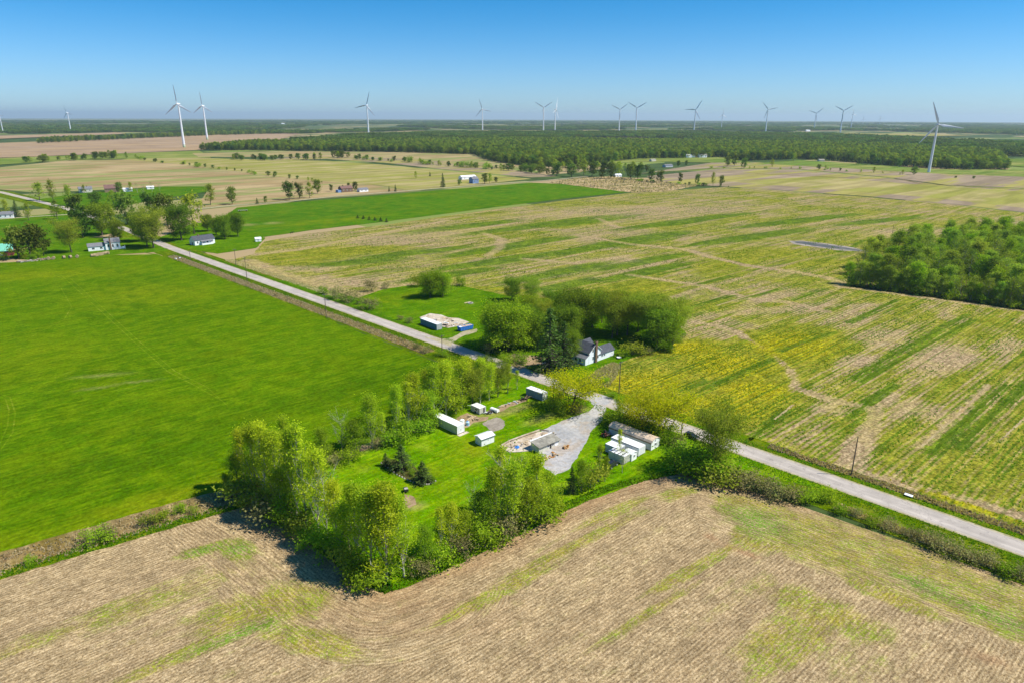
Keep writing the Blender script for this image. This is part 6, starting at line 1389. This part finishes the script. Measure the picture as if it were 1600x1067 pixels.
pole(967, 614, 564, 'utility pole right of the farmhouse at the crop field corner', True)
pole(691, 556, 523, 'utility pole between the meadow and the dirt driveway of the slab')
pole(510, 497, 459, 'utility pole at the meadow ditch left of the brown shrubs')
pole(386.5, 441, 402, 'thin utility pole on the meadow verge halfway to the farmhouses')
pole(369, 415, 389, 'thin utility pole at the tip of the crop field')
pole(298, 408, 392, 'small utility pole on the verge below the white bungalow')
pole(864, 634, 596, 'pole behind the yellow willow by the blue-grey box trailer', False, True)
pole(1392, 378, 353, 'pole rising at the left end of the right-hand wood', True)
pole(1064, 684, 655, 'short pole by the dark car on the road shoulder', False)

# ------------------------------------------------------------------ wind turbines
def turbine(hub, base, tips, label, yaw=0.0, green=True, bl=None):
    """hub, base and blade tips as seen; the rotor faces the viewer turned by yaw"""
    bx, by = P(*base); gzv = gz(bx, by); hh = height_at(bx, by, hub[1])
    dist = math.hypot(bx, by); face = math.radians(-106) if abs(yaw) < 0.55 else math.atan2(-by, -bx) + yaw
    e = tag(empty('wind_turbine', bx, by, face), label, 'wind turbine', 'wind turbines on the plain')
    k = math.hypot(*[a - b for a, b in zip(hub, base)])
    def ln(t): return math.hypot(t[0] - hub[0], t[1] - hub[1])
    R = bl or max(ln(t) for t in tips) / k * hh
    r0 = hh * 0.030; r1 = hh * 0.016
    part('tower', T_white, e, lambda b: [b.cyl((0, 0, hh * i / 6 - (3 if i == 0 else 0)), (0, 0, hh * (i + 1) / 6 - (0.02 * hh if i == 5 else 0)), r0 + (r1 - r0) * i / 6, r0 + (r1 - r0) * (i + 1) / 6, n=20) for i in range(6)])
    if green:
        part('base_band', T_green, e, lambda b: b.cyl((0, 0, -1), (0, 0, hh * 0.03), r0 * 1.03, n=20))
        part('base_band', T_pale, e, lambda b: b.cyl((0, 0, hh * 0.03), (0, 0, hh * 0.075), r0 * 1.02, n=20))
    nl = hh * 0.055
    part('nacelle', T_white, e, lambda b: (b.cyl((-nl * 1.0, 0, hh), (nl * 0.2, 0, hh), nl * 0.30, nl * 0.46, n=14), b.cyl((nl * 0.2, 0, hh), (nl * 0.7, 0, hh), nl * 0.46, nl * 0.40, n=14)))
    part('hub', T_white, e, lambda b: b.cyl((nl * 0.7, 0, hh), (nl * 1.15, 0, hh), nl * 0.36, nl * 0.10, n=12))
    a0 = math.atan2(tips[0][0] - hub[0], hub[1] - tips[0][1])          # clockwise from up as seen
    for i in range(3):
        a = a0 + i * 2 * math.pi / 3
        d = Vector((0, -math.sin(a), math.cos(a)))                       # local +y lies to the viewer's left... seen from the front
        d = Vector((0, math.sin(a), math.cos(a)))
        t = Vector((0, math.cos(a), -math.sin(a)))                       # chord direction in the rotor plane
        f = Vector((1, 0, 0)); c0 = Vector((nl * 0.85, 0, hh)); secs = []
        for q, ch, th, tw in ((0.02, 0.055, 0.050, 0.9), (0.10, 0.060, 0.046, 0.8), (0.22, 0.105, 0.034, 0.45), (0.45, 0.080, 0.020, 0.22), (0.75, 0.052, 0.011, 0.10), (0.97, 0.024, 0.006, 0.03), (1.0, 0.006, 0.003, 0.0)):
            cd = t * math.cos(tw) + f * math.sin(tw); nd = f * math.cos(tw) - t * math.sin(tw); o = c0 + d * (q * R) + f * (0.02 * R * q * q)
            secs.append([o + cd * (ch * R * u) + nd * (th * R * w) for u, w in ((-0.35, 0), (-0.1, 0.5), (0.3, 0.32), (0.65, 0), (0.3, -0.28), (-0.1, -0.42))])
        def bl_(b):
            vs = [p for s in secs for p in s]; fs = [tuple(range(6))[::-1], tuple(range(len(vs) - 6, len(vs)))]
            for s in range(len(secs) - 1):
                for j in range(6): fs.append((s * 6 + j, s * 6 + (j + 1) % 6, (s + 1) * 6 + (j + 1) % 6, (s + 1) * 6 + j))
            b.add(vs, fs)
        part('blade', T_white, e, bl_)
    return e
turbine((278, 163), (288, 231), [(276, 133)], 'nearest left-hand wind turbine, its rotor overlapping the next one', 0.25)
turbine((317, 166), (324, 219), [(316, 144)], 'wind turbine just right of the nearest left-hand one', 0.25)
turbine((572, 165), (576, 212), [(579, 144)], 'wind turbine alone above the left part of the long wood', 0.2)
turbine((753, 171), (754, 206), [(748, 155)], 'wind turbine left of the centre pair above the woods', 0.45)
turbine((849, 168.5), (849, 206), [(834, 160)], 'larger wind turbine of the centre pair with blades in a V', 0.15)
turbine((867, 171.5), (867, 206), [(872, 152)], 'edge-on wind turbine of the centre pair', 1.3)
turbine((968, 171.5), (967, 207), [(954, 165)], 'left wind turbine of the overlapping pair right of centre', 0.3)
turbine((994, 169), (993, 208), [(979, 160)], 'right wind turbine of the overlapping pair right of centre', 0.1)
turbine((1085, 172), (1084, 209), [(1094, 157)], 'wind turbine with one level blade right of the overlapping pair', 0.2)
turbine((1127, 180), (1127, 202), [(1127, 170)], 'small faint far wind turbine between two larger ones', 0.6)
turbine((1198, 171.5), (1196, 208), [(1188, 160)], 'wind turbine above the right-hand woods right of the faint one', 0.3)
turbine((1274, 177.5), (1272, 203), [(1284, 169)], 'smaller distant wind turbine left of the tilted pair', 0.3)
turbine((1315, 173.5), (1312, 213), [(1301, 166)], 'larger wind turbine of the pair near the right side', 0.1)
turbine((1330, 179), (1329, 203), [(1327, 170)], 'smaller wind turbine partly behind the larger one near the right', 1.0)
turbine((1463, 195), (1451, 270), [(1449, 160)], 'nearest right-hand wind turbine with a white level blade', -0.15, False)
turbine((107, 177), (111, 207), [(103, 165)], 'distant wind turbine far left above the ploughed field', 0.4)
turbine((3, 181), (5, 208), [(-2, 172)], 'distant wind turbine at the left picture edge', 0.4)
turbine((1348, 186), (1348, 196), [(1347, 181)], 'tiny wind turbine on the horizon right of the pair', 0.4)
turbine((1374, 185), (1374, 196), [(1372, 180)], 'tiny wind turbine on the horizon, rightmost of the far ones', 0.4)

# ------------------------------------------------------------------ grass, weeds and litter too many to count
def tufts(name, X, Y, size, mat, label, seed, z=0.03, blades=3, flat=0.5):
    g = np.random.default_rng(seed); n = len(X); X = np.repeat(X, blades); Y = np.repeat(Y, blades); m = len(X)
    s = size * g.uniform(0.5, 1.4, m); a = g.uniform(0, 6.283, m); tl = g.uniform(0.1, 0.9, m) * flat
    X = X + g.normal(0, size * 0.25, m); Y = Y + g.normal(0, size * 0.25, m); Z = -(X * X + Y * Y) / (2 * REARTH) + z
    ux, uy = np.cos(a), np.sin(a); b = g.uniform(0, 6.283, m)
    p0 = np.column_stack([X - ux * s * 0.42, Y - uy * s * 0.42, Z]); p1 = np.column_stack([X + ux * s * 0.42, Y + uy * s * 0.42, Z])
    tz = s * (1 - 0.5 * tl); p2 = np.column_stack([X + ux * s * 0.25 + np.cos(b) * s * tl, Y + uy * s * 0.25 + np.sin(b) * s * tl, Z + tz]); p3 = np.column_stack([X - ux * s * 0.25 + np.cos(b) * s * tl, Y - uy * s * 0.25 + np.sin(b) * s * tl, Z + tz * 0.85])
    V = np.stack([p0, p1, p2, p3], axis=1).reshape(-1, 3)
    o = link(bpy.data.objects.new(name, fast_mesh(name, V, np.arange(4 * m).reshape(-1, 4), [mat], 4))); return tag(o, label, 'plants', kind='stuff')
def sample(poly, n, seed, keep=None):
    g = np.random.default_rng(seed); A = np.array(poly); lo, hi = A.min(0), A.max(0); X, Y = g.uniform(lo[0], hi[0], n), g.uniform(lo[1], hi[1], n)
    k = inside(X, Y, poly); X, Y = X[k], Y[k]
    if keep is not None: k = keep(X, Y, g); X, Y = X[k], Y[k]
    return X, Y
CROPN = [on_road(-60, -9.5), on_road(0, -9.5), on_road(130, -9.5), on_road(215, -10)] + PX((1075, 510), (1060, 440), (1330, 430), (1640, 480), (1800, 620))
YARDP = PX((800, 600), (905, 592), (985, 560), (1075, 520), (1060, 505), (960, 480), (880, 470), (790, 462), (560, 466), (600, 540))
def crop_keep(thr):
    c, s_ = math.cos(N_ANG), math.sin(N_ANG)
    def f(X, Y, g):
        q = np.array([mnoise.noise((( x * c + y * s_) * 0.02, (-x * s_ + y * c) * 0.16, 1.0)) + 0.6 * mnoise.noise((x * 0.03, y * 0.03, 5.0)) for x, y in zip(X, Y)])
        d = np.minimum.reduce([pdist(X, Y, l) for l, w in SOIL_TRACKS])
        return (q + g.normal(0, 0.12, len(X)) > thr) & (d > 2.0) & ~inside(X, Y, YARDP) & ~inside(X, Y, WOOD)
    return f
X, Y = sample(CROPN, 60000, 41, crop_keep(0.12)); tufts('crop_weeds', X, Y, 0.32, L_weed, 'dark green weed tufts speckling the crop field', 41)
CROPF = PX((400, 400), (560, 455), (640, 447), (760, 447), (1060, 440), (1330, 430), (1400, 330), (1130, 295), (985, 304), (760, 331), (600, 354), (480, 368))
X, Y = sample(CROPF, 70000, 42, crop_keep(0.14)); tufts('crop_weeds', X, Y, 0.50, L_weed, 'dark green weed tufts speckling the far half of the crop field', 42, blades=2)
def yk(X, Y, g): return (crop_mask(X, Y)[1] > g.uniform(0.25, 1.0, len(X))) & ~inside(X, Y, YARDP)
X, Y = sample(CROPN, 60000, 43, yk); tufts('yellow_flowers', X, Y, 0.34, L_flower, 'yellow flowering weeds in the crop field by the road', 43, blades=2)
def strip(s0, s1, d0, d1, n, seed):
    g = np.random.default_rng(seed); s = g.uniform(s0, s1, n); d = g.uniform(min(d0, d1), max(d0, d1), n)
    return RA.x + RDIR.x * s + RNOR.x * d, RA.y + RDIR.y * s + RNOR.y * d
for i, a in enumerate(((195, 470, 8.0, 13.8, 5000), (-90, 62, -6.0, -9.0, 2600), (300, 430, -8.0, -13.0, 2400), (-120, 36, 10.0, 13.6, 2600))):
    X, Y = strip(*a, 60 + i); tufts('dead_grass', X, Y, 0.48, L_dead, ['straw-coloured dead grass in the meadow ditch', 'straw-coloured dead grass along the crop side of the road', 'straw-coloured dead grass at the tip of the crop field', 'straw-coloured dead grass under the stubble hedge'][i], 60 + i, 0.07)
for i, a in enumerate(((-120, 480, 3.8, 8.0, 12000), (-120, 480, -3.9, -6.4, 9000))):
    X, Y = strip(*a, 70 + i); tufts('verge_grass', X, Y, 0.22, L_rank, ['green grass on the near road verge', 'green grass on the far road verge'][i], 70 + i, 0.06)
X, Y = sample(PX((600, 928), (642, 915), (800, 842), (880, 800), (962, 764), (1062, 740), (1058, 733), (950, 757), (870, 790), (790, 828), (640, 900), (605, 915)), 22000, 81); tufts('rank_grass', X, Y, 0.30, L_rank, 'tall rank grass between hedgerow and stubble', 81, 0.12)
X, Y = sample(PX((-60, 890), (0, 868), (120, 833), (250, 794), (375, 762), (398, 772), (385, 787), (290, 813), (150, 855), (0, 899), (-60, 915)), 4500, 82); tufts('dead_grass', X, Y, 0.36, L_dead, 'straw and dead grass in the meadow ditch beside the stubble', 82, 0.07)
X, Y = sample(PX((-60, 905), (0, 890), (150, 848), (290, 806), (384, 780), (386, 790), (290, 818), (150, 860), (0, 905), (-60, 920)), 9000, 83); tufts('rank_grass', X, Y, 0.30, L_rank, 'green weeds edging the stubble on the left', 83, 0.08)
X, Y = sample(PX((920, 590), (940, 576), (958, 568), (968, 572), (962, 588), (950, 604), (930, 606)), 4000, 84); tufts('dead_grass', X, Y, 0.8, L_dead, 'mound of dead grass right of the farmhouse', 84, 0.1)
X, Y = sample(WOOD, 14000, 87); tufts('undergrowth', X, Y, 1.3, L_copse, 'leafy undergrowth on the floor of the right-hand wood', 87, 0.06, 2)
X, Y = sample(PX((860, 286), (900, 279), (960, 276), (1060, 288), (1090, 291), (1040, 300), (990, 302)), 2600, 85); tufts('dead_brush', X, Y, 1.4, L_dead, 'brushy dead growth in the far field corner', 85, 0.15, 2)
X, Y = sample(PX((362, 768), (388, 754), (470, 800), (560, 862), (610, 895), (612, 920), (596, 926), (556, 904), (470, 840), (384, 786)), 9000, 86); tufts('rank_grass', X, Y, 0.55, L_rank, 'grass and weeds under the left hedgerow', 86, 0.12)

# ------------------------------------------------------------------ air
hz = B().box(-58000, 58000, -58000, 58000, -420, 250).mesh('haze', [])
hm = bpy.data.materials.new('haze_air'); hm.use_nodes = True; hn = hm.node_tree; hn.nodes.clear()
ho_ = hn.nodes.new('ShaderNodeOutputMaterial'); hv = hn.nodes.new('ShaderNodeVolumePrincipled')
hv.inputs['Color'].default_value = (0.76, 0.93, 1.0, 1); hv.inputs['Density'].default_value = HAZE; hv.inputs['Anisotropy'].default_value = 0.2
hn.links.new(hv.outputs[0], ho_.inputs['Volume']); hz.materials.append(hm)
tag(link(bpy.data.objects.new('haze', hz)), 'thin blue summer haze over the far plain', 'haze', kind='stuff')
